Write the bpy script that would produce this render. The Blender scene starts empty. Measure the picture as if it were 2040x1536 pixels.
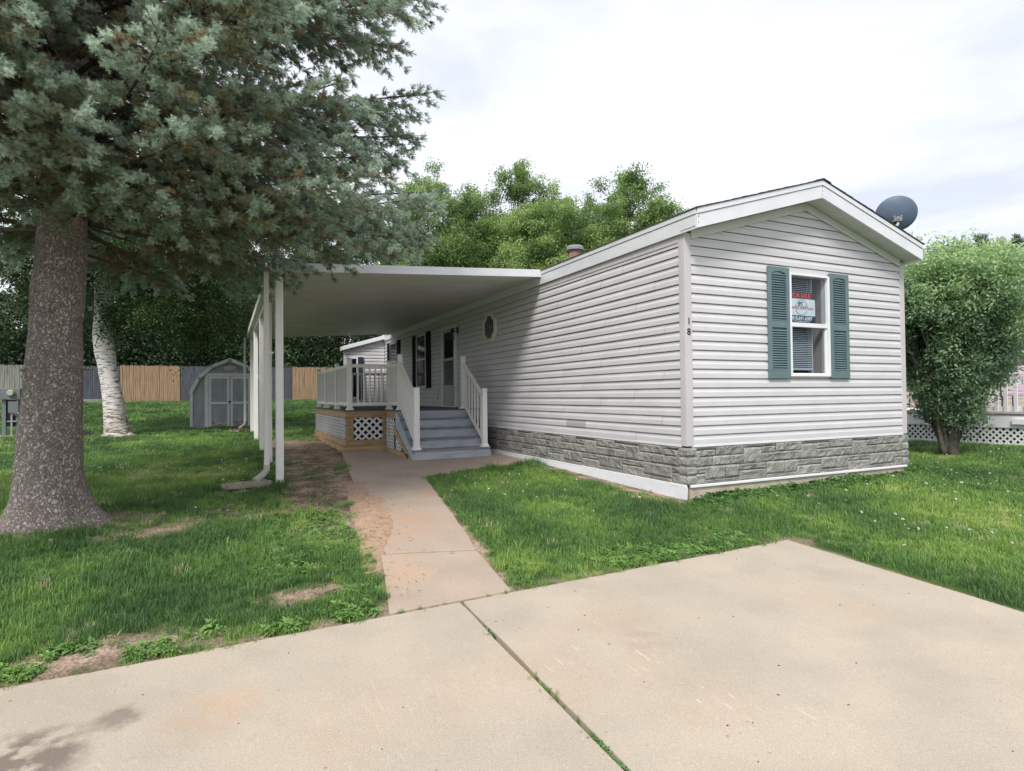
import bpy, bmesh, math, random
import numpy as np
from mathutils import Vector, Matrix, noise as mnoise

random.seed(7)
rng = np.random.default_rng(11)
sc = bpy.context.scene
COL = sc.collection

# ------------------------------------------------------------------ camera
yaw, pit, rol = math.radians(25.56), math.radians(.93), math.radians(.61)
CAM = Vector((-5.2814, -5.9043, 1.55))
R0 = Vector((math.cos(yaw), -math.sin(yaw), 0)); F0 = Vector((math.sin(yaw), math.cos(yaw), 0)); U0 = Vector((0, 0, 1))
FWD = F0 * math.cos(pit) + U0 * math.sin(pit); U1 = -F0 * math.sin(pit) + U0 * math.cos(pit)
RGT = R0 * math.cos(rol) - U1 * math.sin(rol); UPV = U1 * math.cos(rol) + R0 * math.sin(rol)
cam = bpy.data.objects.new('camera', bpy.data.cameras.new('camera'))
COL.objects.link(cam)
cam.matrix_world = Matrix(((RGT.x, UPV.x, -FWD.x, CAM.x), (RGT.y, UPV.y, -FWD.y, CAM.y), (RGT.z, UPV.z, -FWD.z, CAM.z), (0, 0, 0, 1)))
cam.data.sensor_width = 36; cam.data.lens = 1191.68 / 2040 * 36
cam.data.clip_start = .05; cam.data.clip_end = 2000
sc.camera = cam

# ------------------------------------------------------------------ sky and sun
SUN_EL, SUN_AZ = math.radians(50), math.radians(223)     # azimuth measured clockwise from +Y
world = bpy.data.worlds.new('World'); sc.world = world; world.use_nodes = True
nt = world.node_tree; N = nt.nodes; L = nt.links; N.clear()
out = N.new('ShaderNodeOutputWorld'); bg = N.new('ShaderNodeBackground'); bg.inputs['Strength'].default_value = .12
sky = N.new('ShaderNodeTexSky'); sky.sky_type = 'NISHITA'; sky.sun_disc = False
sky.sun_elevation = SUN_EL; sky.sun_rotation = SUN_AZ
geo = N.new('ShaderNodeTexCoord'); mp = N.new('ShaderNodeMapping'); mp.inputs['Scale'].default_value = (1.0, 1.0, 3.2)
mp.inputs['Rotation'].default_value = (.15, .3, .5)
nz = N.new('ShaderNodeTexNoise'); nz.inputs['Scale'].default_value = 1.7; nz.inputs['Detail'].default_value = 6; nz.inputs['Roughness'].default_value = .52
nz.inputs['Distortion'].default_value = .6
ramp = N.new('ShaderNodeValToRGB')
cr = ramp.color_ramp; cr.elements[0].position = .34; cr.elements[0].color = (2.2, 2.3, 2.62, 1)
cr.elements[1].position = .60; cr.elements[1].color = (3.4, 3.4, 3.5, 1)
mix = N.new('ShaderNodeMixRGB'); mix.inputs['Fac'].default_value = .93
L.new(geo.outputs['Generated'], mp.inputs[0]); L.new(mp.outputs[0], nz.inputs['Vector']); L.new(nz.outputs['Fac'], ramp.inputs[0])
L.new(sky.outputs[0], mix.inputs[1]); L.new(ramp.outputs[0], mix.inputs[2]); L.new(mix.outputs[0], bg.inputs['Color']); L.new(bg.outputs[0], out.inputs[0])

sun = bpy.data.objects.new('sun', bpy.data.lights.new('sun', 'SUN')); COL.objects.link(sun)
sun.data.energy = 1.2; sun.data.angle = math.radians(16); sun.data.color = (1, .95, .88)
sd = Vector((math.sin(SUN_AZ) * math.cos(SUN_EL), math.cos(SUN_AZ) * math.cos(SUN_EL), math.sin(SUN_EL)))
sun.rotation_euler = sd.to_track_quat('Z', 'Y').to_euler()
sun.location = (0, -10, 30)
sc.view_settings.view_transform = 'Standard'; sc.view_settings.look = 'None'
sc.view_settings.exposure = 1.62; sc.view_settings.gamma = 1; sc.view_settings.use_curve_mapping = False

# ------------------------------------------------------------------ helpers
OFF = {}
def tag(o, label=None, cat=None, group=None, kind=None):
    if label: o['label'] = label
    if cat: o['category'] = cat
    if group: o['group'] = group
    if kind: o['kind'] = kind
    return o

def thing(name, label, cat, loc, group=None, kind=None):
    o = bpy.data.objects.new(name, None); COL.objects.link(o); o.location = loc; o.empty_display_size = .2
    OFF[o.name] = Vector(loc)
    return tag(o, label, cat, group, kind)

class MB:
    def __init__(s): s.v = []; s.f = []
    def add(s, vs, fs):
        b = len(s.v); s.v += [tuple(v) for v in vs]; s.f += [tuple(b + i for i in f) for f in fs]; return s
    def box(s, x0, x1, y0, y1, z0, z1):
        return s.add([(x0, y0, z0), (x1, y0, z0), (x1, y1, z0), (x0, y1, z0), (x0, y0, z1), (x1, y0, z1), (x1, y1, z1), (x0, y1, z1)],
                     [(0, 3, 2, 1), (4, 5, 6, 7), (0, 1, 5, 4), (1, 2, 6, 5), (2, 3, 7, 6), (3, 0, 4, 7)])
    def hexa(s, p):   # 8 points, bottom loop then top loop
        return s.add(p, [(0, 3, 2, 1), (4, 5, 6, 7), (0, 1, 5, 4), (1, 2, 6, 5), (2, 3, 7, 6), (3, 0, 4, 7)])
    def beam(s, a, b, w, h, up=(0, 0, 1)):
        a = Vector(a); b = Vector(b); d = (b - a).normalized(); u = Vector(up)
        r = d.cross(u).normalized() * w / 2; u = r.cross(d).normalized() * h / 2
        return s.hexa([a - r - u, a + r - u, b + r - u, b - r - u, a - r + u, a + r + u, b + r + u, b - r + u])
    def prism(s, poly, axis, a, b):
        n = len(poly)
        def pt(p, t):
            return (t, p[0], p[1]) if axis == 'x' else ((p[0], t, p[1]) if axis == 'y' else (p[0], p[1], t))
        vs = [pt(p, a) for p in poly] + [pt(p, b) for p in poly]
        return s.add(vs, [tuple(range(n)), tuple(range(2 * n - 1, n - 1, -1))] + [(i, (i + 1) % n, n + (i + 1) % n, n + i) for i in range(n)])
    def tube(s, pts, rad, n=8, cap=True):
        pts = [Vector(p) for p in pts]; rad = rad if hasattr(rad, '__len__') else [rad] * len(pts)
        vs = []; fs = []; t = (pts[1] - pts[0]).normalized()
        r = t.orthogonal().normalized()
        for i, p in enumerate(pts):
            t = (pts[min(i + 1, len(pts) - 1)] - pts[max(i - 1, 0)]).normalized()
            r = (r - t * r.dot(t)).normalized(); u = t.cross(r)
            for k in range(n):
                a = 2 * math.pi * k / n; vs.append(p + (r * math.cos(a) + u * math.sin(a)) * rad[i])
        for i in range(len(pts) - 1):
            for k in range(n):
                fs.append((i * n + k, i * n + (k + 1) % n, (i + 1) * n + (k + 1) % n, (i + 1) * n + k))
        if cap: fs.append(tuple(range(n - 1, -1, -1))); fs.append(tuple((len(pts) - 1) * n + k for k in range(n)))
        return s.add(vs, fs)
    def mesh(s, name, off=Vector((0, 0, 0))):
        m = bpy.data.meshes.new(name); m.from_pydata([(v[0] - off.x, v[1] - off.y, v[2] - off.z) for v in s.v], [], s.f)
        m.validate(); return m
    def build(s, name, mat, parent=None, bevel=0, smooth=False, label=None, kind=None, seg=1):
        off = OFF.get(parent.name, Vector((0, 0, 0))) if parent else Vector((0, 0, 0))
        m = s.mesh(name, off)
        bm = bmesh.new(); bm.from_mesh(m); bmesh.ops.recalc_face_normals(bm, faces=bm.faces); bm.to_mesh(m); bm.free()
        o = bpy.data.objects.new(name, m); COL.objects.link(o)
        if mat: m.materials.append(mat)
        if parent: o.parent = parent
        OFF[o.name] = off
        if bevel:
            b = o.modifiers.new('bevel', 'BEVEL'); b.width = bevel; b.segments = seg; b.limit_method = 'ANGLE'; b.angle_limit = math.radians(40)
        if smooth: m.shade_smooth()
        if label: o['label'] = label
        if kind: o['kind'] = kind
        return o
def B(*a): return MB().box(*a)

def mcol(c): return (c[0], c[1], c[2], 1)
def pm(name, c, c2=None, scale=3., detail=4., rough=.6, bump=0., bscale=40., spec=.4, metal=0., rnd=0., stretch=(1, 1, 1), lo=.35, hi=.65, bstretch=None, rough2=None):
    m = bpy.data.materials.new(name); m.use_nodes = True; nt = m.node_tree; n = nt.nodes; l = nt.links
    p = n['Principled BSDF']; p.inputs['Roughness'].default_value = rough; p.inputs['Specular IOR Level'].default_value = spec; p.inputs['Metallic'].default_value = metal
    tc = n.new('ShaderNodeTexCoord'); mp = n.new('ShaderNodeMapping'); mp.inputs['Scale'].default_value = stretch
    l.new(tc.outputs['Object'], mp.inputs[0])
    nz = n.new('ShaderNodeTexNoise'); nz.inputs['Scale'].default_value = scale; nz.inputs['Detail'].default_value = detail; l.new(mp.outputs[0], nz.inputs['Vector'])
    r = n.new('ShaderNodeValToRGB'); r.color_ramp.elements[0].position = lo; r.color_ramp.elements[1].position = hi
    c2 = c2 or tuple(x * .88 for x in c)
    r.color_ramp.elements[0].color = mcol(c2); r.color_ramp.elements[1].color = mcol(c)
    l.new(nz.outputs['Fac'], r.inputs[0]); colout = r.outputs[0]
    if rnd:
        oi = n.new('ShaderNodeObjectInfo'); mr = n.new('ShaderNodeMapRange'); mr.inputs['To Min'].default_value = 1 - rnd; mr.inputs['To Max'].default_value = 1 + rnd
        l.new(oi.outputs['Random'], mr.inputs['Value']); h = n.new('ShaderNodeHueSaturation'); l.new(colout, h.inputs['Color']); l.new(mr.outputs[0], h.inputs['Value']); colout = h.outputs[0]
    l.new(colout, p.inputs['Base Color'])
    if bump:
        nb = n.new('ShaderNodeTexNoise'); nb.inputs['Scale'].default_value = bscale; nb.inputs['Detail'].default_value = 5
        if bstretch:
            m2 = n.new('ShaderNodeMapping'); m2.inputs['Scale'].default_value = bstretch; l.new(tc.outputs['Object'], m2.inputs[0]); l.new(m2.outputs[0], nb.inputs['Vector'])
        else: l.new(mp.outputs[0], nb.inputs['Vector'])
        bp = n.new('ShaderNodeBump'); bp.inputs['Strength'].default_value = bump; bp.inputs['Distance'].default_value = .02
        l.new(nb.outputs['Fac'], bp.inputs['Height']); l.new(bp.outputs[0], p.inputs['Normal'])
    m['col'] = 1
    return m

def glassmat(name, tint=(.8, .85, .85), refl=.25):
    m = bpy.data.materials.new(name); m.use_nodes = True; nt = m.node_tree; n = nt.nodes; l = nt.links
    n.remove(n['Principled BSDF']); o = n['Material Output']
    t = n.new('ShaderNodeBsdfTransparent'); t.inputs[0].default_value = mcol(tint); g = n.new('ShaderNodeBsdfGlossy'); g.inputs['Roughness'].default_value = .03
    lw = n.new('ShaderNodeLayerWeight'); lw.inputs['Blend'].default_value = refl; mx = n.new('ShaderNodeMixShader')
    l.new(lw.outputs['Fresnel'], mx.inputs[0]); l.new(t.outputs[0], mx.inputs[1]); l.new(g.outputs[0], mx.inputs[2]); l.new(mx.outputs[0], o.inputs[0])
    return m

M = {}
M['siding'] = pm('vinyl_siding', (.60, .59, .615), (.555, .545, .57), scale=2.1, rough=.5, bump=.04, bscale=9, rnd=.02, stretch=(1, 1, 3), bstretch=(2, 2, 30), spec=.35)
M['underlay'] = pm('wall_underlay', (.16, .16, .17), rough=.9)  # dark tone makes the siding lap gaps read as shadow lines
M['trim'] = pm('grey_vinyl_trim', (.56, .53, .545), (.50, .475, .49), scale=1.5, rough=.5)
M['white'] = pm('white_vinyl', (.76, .77, .79), (.70, .71, .74), scale=2, rough=.42, rnd=.02)
M['fascia'] = pm('white_metal_fascia', (.70, .72, .75), (.63, .65, .69), scale=2.5, rough=.4, stretch=(1, 1, 2), bump=.04, bscale=5)
M['soffit'] = pm('soffit_vinyl', (.60, .62, .60), (.55, .57, .55), rough=.55)
M['shingle'] = pm('shingle', (.10, .09, .09), (.06, .05, .055), scale=8, rough=.95, bump=.6, bscale=200, rnd=.15)
M['carport'] = pm('carport_aluminium', (.70, .68, .66), (.62, .60, .58), scale=1.5, rough=.5)
M['pan'] = pm('carport_pan', (.64, .635, .61), (.58, .575, .55), scale=1.2, rough=.55, rnd=.03)
M['railing'] = pm('railing_vinyl', (.84, .83, .81), (.79, .78, .76), scale=4, rough=.45)
M['lattice'] = pm('lattice_vinyl', (.74, .75, .76), rough=.5)
M['wood'] = pm('treated_lumber', (.46, .33, .19), (.31, .21, .11), scale=3, rough=.75, bump=.15, bscale=30, rnd=.1, stretch=(1, 1, 7), bstretch=(1, 1, 9))
M['step'] = pm('blue_grey_step_paint', (.43, .475, .55), (.33, .36, .42), scale=5, rough=.6, stretch=(.5, 2, 2), rnd=.05, bump=.1)
M['tread'] = pm('worn_tread', (.27, .275, .30), (.19, .17, .155), scale=6, rough=.75, stretch=(.5, 2, 2))
M['deck'] = pm('deck_paint', (.115, .12, .135), (.085, .085, .095), scale=5, rough=.7)
M['stone'] = pm('faux_stone', (.33, .325, .31), (.22, .217, .208), scale=7, rough=.85, bump=1., bscale=26, rnd=.10, lo=.32, hi=.62)
M['mortar'] = pm('stone_backing', (.12, .118, .112), rough=.9)
M['concrete'] = pm('footing_concrete', (.50, .44, .36), (.38, .33, .27), scale=5, rough=.9, bump=.3, bscale=80)
M['shutter'] = pm('green_shutter', (.125, .19, .205), (.105, .165, .18), scale=6, rough=.55, rnd=.03)
M['shutterdark'] = pm('dark_shutter', (.008, .009, .014), rough=.8, spec=.08)
M['black'] = pm('black_metal', (.012, .012, .014), rough=.4)
M['shadeblack'] = pm('shade_black', (.02, .02, .022), rough=.9)  # near-black standing in for shade under the decks and in the unlit room
M['jamb'] = pm('brown_jamb', (.40, .34, .33), rough=.7)
M['blind'] = pm('blind_slat', (.52, .56, .60), rough=.5)
M['glass'] = glassmat('window_glass', (.92, .95, .97), .10)
M['darkglass'] = pm('dark_glass', (.008, .010, .012), rough=.08, spec=.12)
M['greyglass'] = pm('grey_door_glass', (.10, .115, .115), (.05, .06, .06), scale=4, rough=.15, spec=.2)
M['door'] = pm('door_panel', (.40, .43, .41), rough=.5)
M['bark'] = None
M['dish'] = pm('dish_grey', (.105, .145, .215), (.09, .13, .19), scale=6, rough=.5, spec=.4)
M['galv'] = pm('galvanised', (.42, .44, .47), (.3, .31, .33), scale=14, rough=.45, metal=.4)
M['rust'] = pm('rusty_pipe', (.24, .13, .09), (.30, .24, .19), scale=9, rough=.8, lo=.4, hi=.6)
M['shed'] = pm('shed_grey_blue', (.36, .375, .42), (.28, .295, .335), scale=3, rough=.8, stretch=(2, 1, .5), bump=.2, bscale=30)
M['shedtrim'] = pm('shed_trim', (.72, .72, .74), (.62, .62, .64), scale=4, rough=.75)
M['shedworn'] = pm('worn_kick_board', (.5, .48, .44), (.22, .19, .16), scale=14, rough=.9, lo=.45, hi=.55)
M['shedroof'] = pm('shed_roof', (.09, .09, .10), rough=.9)
M['cedar'] = pm('new_cedar', (.34, .235, .145), (.22, .145, .085), scale=2.2, rough=.8, stretch=(9, 9, .6))
M['oldfence'] = pm('dark_fence', (.085, .095, .12), (.05, .055, .07), scale=2.2, rough=.85, stretch=(9, 9, .6))
M['weathered'] = pm('weathered_fence', (.27, .275, .24), (.15, .155, .13), scale=2.2, rough=.9, stretch=(9, 9, .6))
M['meter'] = pm('meter_grey', (.16, .185, .20), rough=.5)
M['meterglass'] = pm('meter_face', (.42, .42, .33), rough=.2)
M['splash'] = pm('splash_block', (.36, .31, .25), (.25, .21, .17), scale=14, rough=.95, bump=.4)
M['nsiding'] = pm('beige_siding', (.46, .41, .35), (.42, .37, .31), rough=.6)
M['nroof'] = pm('brown_roof', (.16, .105, .095), rough=.9)
M['cushion'] = pm('beige_cushion', (.55, .36, .24), rough=.9)
M['pink'] = pm('pale_pink_cushion', (.55, .42, .50), rough=.9)
M['frame_dark'] = pm('chair_frame', (.06, .04, .05), rough=.5)
M['signwhite'] = pm('sign_white', (.86, .92, .95), rough=.35)
M['signnavy'] = pm('sign_navy', (.02, .035, .075), rough=.35)
M['signdark'] = pm('sign_dark', (.055, .045, .05), rough=.35)
M['signred'] = pm('sign_red', (.80, .10, .10), rough=.35)
M['signgrey'] = pm('sign_grey', (.10, .12, .13), rough=.35)
M['twig'] = pm('twig', (.13, .085, .055), (.07, .05, .035), scale=8, rough=.9)
M['treebark'] = pm('tree_bark', (.10, .085, .07), (.05, .042, .035), scale=9, rough=.95, bump=.6, bscale=12, stretch=(1, 1, .3))
M['bushbark'] = pm('bush_bark', (.17, .15, .12), (.10, .085, .07), scale=9, rough=.9, bump=.4, bscale=30)

def sm(a, b, t):
    t = min(1, max(0, (t - a) / (b - a))); return t * t * (3 - 2 * t)
GY = [-400, -8, -1.66, 0, 3.5, 6, 12, 18, 24, 27, 60, 600]; GZ = [-.4, -.25, .067, .2, .28, .31, .42, .6, 1.30, 1.42, 1.6, 1.8]
def gz(x, y):
    return float(np.interp(y, GY, GZ)) + .02 * max(-6, min(8, x)) * (1 - sm(-1, 6, y))
def nz3(x, y, s, o=0.): return mnoise.noise(Vector((x * s + o, y * s - o, o * .7)))

# ------------------------------------------------------------------ hard surfaces layout (plan polygons)
DRIVE = [(-14, -12), (-.13, -12), (-.22, -1.66), (-14, -1.66)]
WALK = [(-4.24, -1.66), (-3.24, -1.66), (-2.42, 3.3), (-1.3, 3.72), (-.03, 4.1), (-.03, 7.5), (-3.0, 7.5), (-3.58, 3.3)]
def inpoly(x, y, P):
    c = False; n = len(P)
    for i in range(n):
        x0, y0 = P[i]; x1, y1 = P[(i + 1) % n]
        if (y0 > y) != (y1 > y) and x < (x1 - x0) * (y - y0) / (y1 - y0) + x0: c = not c
    return c
def edge_d(x, y, P):
    b = 9
    for i in range(len(P)):
        x0, y0 = P[i]; x1, y1 = P[(i + 1) % len(P)]
        t = max(0, min(1, ((x - x0) * (x1 - x0) + (y - y0) * (y1 - y0)) / ((x1 - x0) ** 2 + (y1 - y0) ** 2)))
        b = min(b, math.hypot(x - x0 - t * (x1 - x0), y - y0 - t * (y1 - y0)))
    return b
TREE = (-7.03, 2.22)
def bare(x, y):
    """how bare the soil is, 0 grass .. 1 dirt"""
    n = nz3(x, y, 1.3) * .5 + nz3(x, y, 3.7, 5) * .35 + nz3(x, y, 9, 9) * .2
    v = 0.
    if -1 < y < 15:                                   # strip of disturbed soil beside the walk, under the carport
        le = np.interp(y, [-1, 0, 1.5, 3, 6, 15], [-4.2, -4.35, -4.75, -4.5, -4.45, -4.4]); ri = np.interp(y, [-1.5, 3.3, 7.5, 15], [-4.1, -3.5, -2.9, -2.9])
        d = min(x - le, ri + .15 - x)
        v = max(v, sm(-.35, .3, d + n * .6) * sm(-1.2, .6, y + n) * (1 - sm(10, 13.5, y)) * (1. if y > 2 else .8))
    for (cx, cy, rx, ry, s) in [(-5.9, -1.42, .5, .22, 1), (-4.76, -1.02, .28, .16, .95), (-5.95, 1.45, .5, .3, .9), (-5.2, 1.9, .5, .5, .6), (-6.55, 2.25, .7, .45, .85),
                                (.6, -1.2, .2, .1, .4), (3.72, -.9, .25, .15, .8), (-8.17, 14.7, .7, .6, .7), (-5.0, 3.6, .4, .4, .7), (6.5, .5, .5, .4, .5), (-5.9, -1.6, 1.5, .12, .6), (5.6, 1.6, .5, .5, .5)]:
        q = 1 - math.hypot((x - cx) / rx, (y - cy) / ry); v = max(v, s * sm(-.5, .4, q + n * .9))
    if -.6 < x < .02 and -.2 < y < 3.6: v = max(v, sm(-.5, -.22, x + n * .25) * .98)
    if 0 < x < 4.5 and y > -.30: v = max(v, sm(-.30, -.12, y + n * .1) * .9)
    if x > -14 and -1.8 < y < -1.5 and x < .2: v = max(v, .5)
    if y > 26.2: v = max(v, .6)
    return v

def attr_mat(name, stops, rough=.8, trans=0., bump=0, extra=None, attr='tint', itype='INSTANCER', spec=.25):
    m = bpy.data.materials.new(name); m.use_nodes = True; nt = m.node_tree; n = nt.nodes; l = nt.links
    p = n['Principled BSDF']; p.inputs['Roughness'].default_value = rough; p.inputs['Specular IOR Level'].default_value = spec
    a = n.new('ShaderNodeAttribute'); a.attribute_type = itype; a.attribute_name = attr
    r = n.new('ShaderNodeValToRGB'); e = r.color_ramp.elements
    while len(e) < len(stops): e.new(.5)
    for k, (q, c) in enumerate(stops): e[k].position = q; e[k].color = mcol(c)
    l.new(a.outputs['Fac'], r.inputs[0]); l.new(r.outputs[0], p.inputs['Base Color'])
    if trans:
        t = n.new('ShaderNodeBsdfTranslucent'); mx = n.new('ShaderNodeMixShader'); mx.inputs[0].default_value = trans
        l.new(r.outputs[0], t.inputs[0]); l.new(p.outputs[0], mx.inputs[1]); l.new(t.outputs[0], mx.inputs[2]); l.new(mx.outputs[0], n['Material Output'].inputs[0])
    return m

# ------------------------------------------------------------------ ground sheet
def build_ground():
    def line(a, b, fa, fb, st):
        v = list(np.arange(fa, fb + 1e-6, st)); s = st
        while v[-1] < b: s *= 1.35; v.append(v[-1] + s)
        w = [v[0]]; s = st
        while w[-1] > a: s *= 1.35; w.append(w[-1] - s)
        return np.array(sorted(set(w[1:] + v)))
    xs = line(-500, 500, -11, 11, .11); ys = line(-60, 700, -3, 13, .11)
    nx, ny = len(xs), len(ys); V = []; Bv = []
    for y in ys:
        for x in xs:
            z = gz(x, y); b = 0.
            if -16 < x < 14 and -13 < y < 30:
                b = bare(x, y)
                if b > .3: z += (nz3(x, y, 6) * .018 + nz3(x, y, 2.2, 3) * .02) * b
                z += nz3(x, y, 1.1, 7) * .012
                for P in (DRIVE, WALK):
                    if inpoly(x, y, P):
                        z -= .07 if edge_d(x, y, P) > .14 else .006; b = 1
            V.append((x, y, z)); Bv.append(b)
    F = [(j * nx + i, j * nx + i + 1, (j + 1) * nx + i + 1, (j + 1) * nx + i) for j in range(ny - 1) for i in range(nx - 1)]
    m = bpy.data.meshes.new('lawn'); m.from_pydata(V, [], F)
    at = m.attributes.new('bare', 'FLOAT', 'POINT'); at.data.foreach_set('value', np.array(Bv, np.float32)); m.shade_smooth()
    o = bpy.data.objects.new('lawn', m); COL.objects.link(o); tag(o, kind='structure')
    mt = bpy.data.materials.new('lawn_soil'); mt.use_nodes = True; n = mt.node_tree.nodes; l = mt.node_tree.links; p = n['Principled BSDF']; p.inputs['Roughness'].default_value = .95; p.inputs['Specular IOR Level'].default_value = .1
    tc = n.new('ShaderNodeTexCoord')
    def noise(s, d=5):
        q = n.new('ShaderNodeTexNoise'); q.inputs['Scale'].default_value = s; q.inputs['Detail'].default_value = d; l.new(tc.outputs['Object'], q.inputs['Vector']); return q
    def ramp(src, a, ca, b, cb):
        r = n.new('ShaderNodeValToRGB'); r.color_ramp.elements[0].position = a; r.color_ramp.elements[0].color = mcol(ca); r.color_ramp.elements[1].position = b; r.color_ramp.elements[1].color = mcol(cb); l.new(src, r.inputs[0]); return r
    g = ramp(noise(2.2).outputs['Fac'], .35, (.03, .065, .02), .65, (.07, .12, .03))
    d = ramp(noise(3.1, 8).outputs['Fac'], .38, (.20, .145, .11), .62, (.46, .35, .27))
    d2 = ramp(noise(45, 6).outputs['Fac'], .40, (.45, .42, .40), .55, (1, 1, 1))
    mu = n.new('ShaderNodeMixRGB'); mu.blend_type = 'MULTIPLY'; mu.inputs[0].default_value = .8; l.new(d.outputs[0], mu.inputs[1]); l.new(d2.outputs[0], mu.inputs[2])
    a = n.new('ShaderNodeAttribute'); a.attribute_name = 'bare'
    mx = n.new('ShaderNodeMixRGB'); l.new(a.outputs['Fac'], mx.inputs[0]); l.new(g.outputs[0], mx.inputs[1]); l.new(mu.outputs[0], mx.inputs[2]); l.new(mx.outputs[0], p.inputs['Base Color'])
    bp = n.new('ShaderNodeBump'); bp.inputs['Strength'].default_value = .8; bp.inputs['Distance'].default_value = .02; l.new(noise(38, 8).outputs['Fac'], bp.inputs['Height']); l.new(bp.outputs[0], p.inputs['Normal'])
    m.materials.append(mt)
build_ground()

# ------------------------------------------------------------------ concrete driveway and walk
def concrete_mat(name, base, spots, red=.28):
    mt = bpy.data.materials.new(name); mt.use_nodes = True; n = mt.node_tree.nodes; l = mt.node_tree.links; p = n['Principled BSDF']; p.inputs['Roughness'].default_value = .88; p.inputs['Specular IOR Level'].default_value = .25
    tc = n.new('ShaderNodeNewGeometry'); P = tc.outputs['Position']
    def noise(s, d=6, dist=0.):
        q = n.new('ShaderNodeTexNoise'); q.inputs['Scale'].default_value = s; q.inputs['Detail'].default_value = d; q.inputs['Distortion'].default_value = dist; l.new(P, q.inputs['Vector']); return q.outputs['Fac']
    def ramp(src, a, ca, b, cb):
        r = n.new('ShaderNodeValToRGB'); r.color_ramp.elements[0].position = a; r.color_ramp.elements[0].color = mcol(ca); r.color_ramp.elements[1].position = b; r.color_ramp.elements[1].color = mcol(cb); l.new(src, r.inputs[0]); return r.outputs[0]
    def mixc(fac, a, b, bt='MIX'):
        m = n.new('ShaderNodeMixRGB'); m.blend_type = bt
        if isinstance(fac, float): m.inputs[0].default_value = fac
        else: l.new(fac, m.inputs[0])
        l.new(a, m.inputs[1])
        if isinstance(b, tuple): m.inputs[2].default_value = mcol(b)
        else: l.new(b, m.inputs[2])
        return m.outputs[0]
    def math_(op, a, b):
        m = n.new('ShaderNodeMath'); m.operation = op; m.use_clamp = True
        for k, q in enumerate((a, b)):
            if isinstance(q, float): m.inputs[k].default_value = q
            else: l.new(q, m.inputs[k])
        return m.outputs[0]
    c = ramp(noise(1.7, 8), .35, tuple(x * .86 for x in base), .65, base)
    c = mixc(math_('MULTIPLY', ramp(noise(.9, 5, .5), .56, (0, 0, 0), .75, (1, 1, 1)), red), c, (base[0] * 1.02, base[1] * .80, base[2] * .60))
    c = mixc(math_('MULTIPLY', ramp(noise(150, 3), .42, (1, 1, 1), .5, (0, 0, 0)), .34), c, tuple(x * .55 for x in base))
    c = mixc(math_('MULTIPLY', ramp(noise(110, 2), .60, (0, 0, 0), .68, (1, 1, 1)), .4), c, tuple(min(.8, x * 1.35) for x in base))
    # pale scuffs: broken lines
    def streak(rot, sc3):
        mpn = n.new('ShaderNodeMapping'); mpn.inputs['Rotation'].default_value = (0, 0, rot); mpn.inputs['Scale'].default_value = sc3; l.new(P, mpn.inputs[0])
        q = n.new('ShaderNodeTexNoise'); q.inputs['Scale'].default_value = 1.; q.inputs['Detail'].default_value = 5; q.inputs['Roughness'].default_value = .6; q.inputs['Distortion'].default_value = .25; l.new(mpn.outputs[0], q.inputs['Vector']); return ramp(q.outputs['Fac'], .62, (0, 0, 0), .70, (1, 1, 1))
    sc_ = math_('MAXIMUM', streak(.5, (34, 5, 1)), streak(-1.0, (40, 4, 1)))
    sc_ = math_('MULTIPLY', sc_, ramp(noise(.9, 4), .52, (0, 0, 0), .66, (1, 1, 1)))
    c = mixc(math_('MULTIPLY', sc_, .34), c, (.72, .66, .58))
    # small dark specks, pebbles popped out
    v = n.new('ShaderNodeTexVoronoi'); v.inputs['Scale'].default_value = 9; l.new(P, v.inputs['Vector'])
    sp = math_('MULTIPLY', ramp(v.outputs['Distance'], .05, (1, 1, 1), .1, (0, 0, 0)), ramp(noise(5, 2), .5, (0, 0, 0), .62, (1, 1, 1)))
    c = mixc(math_('MULTIPLY', sp, .5), c, tuple(x * .35 for x in base))
    for (cx, cy, r, amt, col) in spots:
        vm = n.new('ShaderNodeVectorMath'); vm.operation = 'DISTANCE'; l.new(P, vm.inputs[0]); vm.inputs[1].default_value = (cx, cy, gz(cx, cy))
        f = math_('SUBTRACT', 1., math_('DIVIDE', vm.outputs['Value'], float(r)))
        f = math_('MULTIPLY', f, ramp(noise(9, 6), .40, (.1, .1, .1), .6, (1, 1, 1)))
        f = math_('MULTIPLY', math_('MULTIPLY', f, 2.2), float(amt))
        c = mixc(f, c, col)
    l.new(c, p.inputs['Base Color'])
    bp = n.new('ShaderNodeBump'); bp.inputs['Strength'].default_value = .35; bp.inputs['Distance'].default_value = .006; l.new(noise(120, 4), bp.inputs['Height']); l.new(bp.outputs[0], p.inputs['Normal'])
    return mt
oil = (.13, .10, .085)
M['drive'] = concrete_mat('driveway_concrete', (.455, .395, .32), [(-6.13, -2.5, .34, .8, oil), (-5.77, -2.28, .15, .6, oil), (-6.5, -2.7, .4, .6, oil), (-2.87, -2.77, .2, .3, (.28, .25, .22)), (-5.33, -2.42, .3, .3, (.5, .3, .18))])
M['walk'] = concrete_mat('walk_concrete', (.43, .35, .285), [(-3.9, .6, 1.0, .6, (.46, .29, .19)), (-2.7, 3.6, .4, .5, (.2, .19, .15)), (-4.0, -.8, .5, .5, (.5, .33, .22))], .7)

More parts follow.
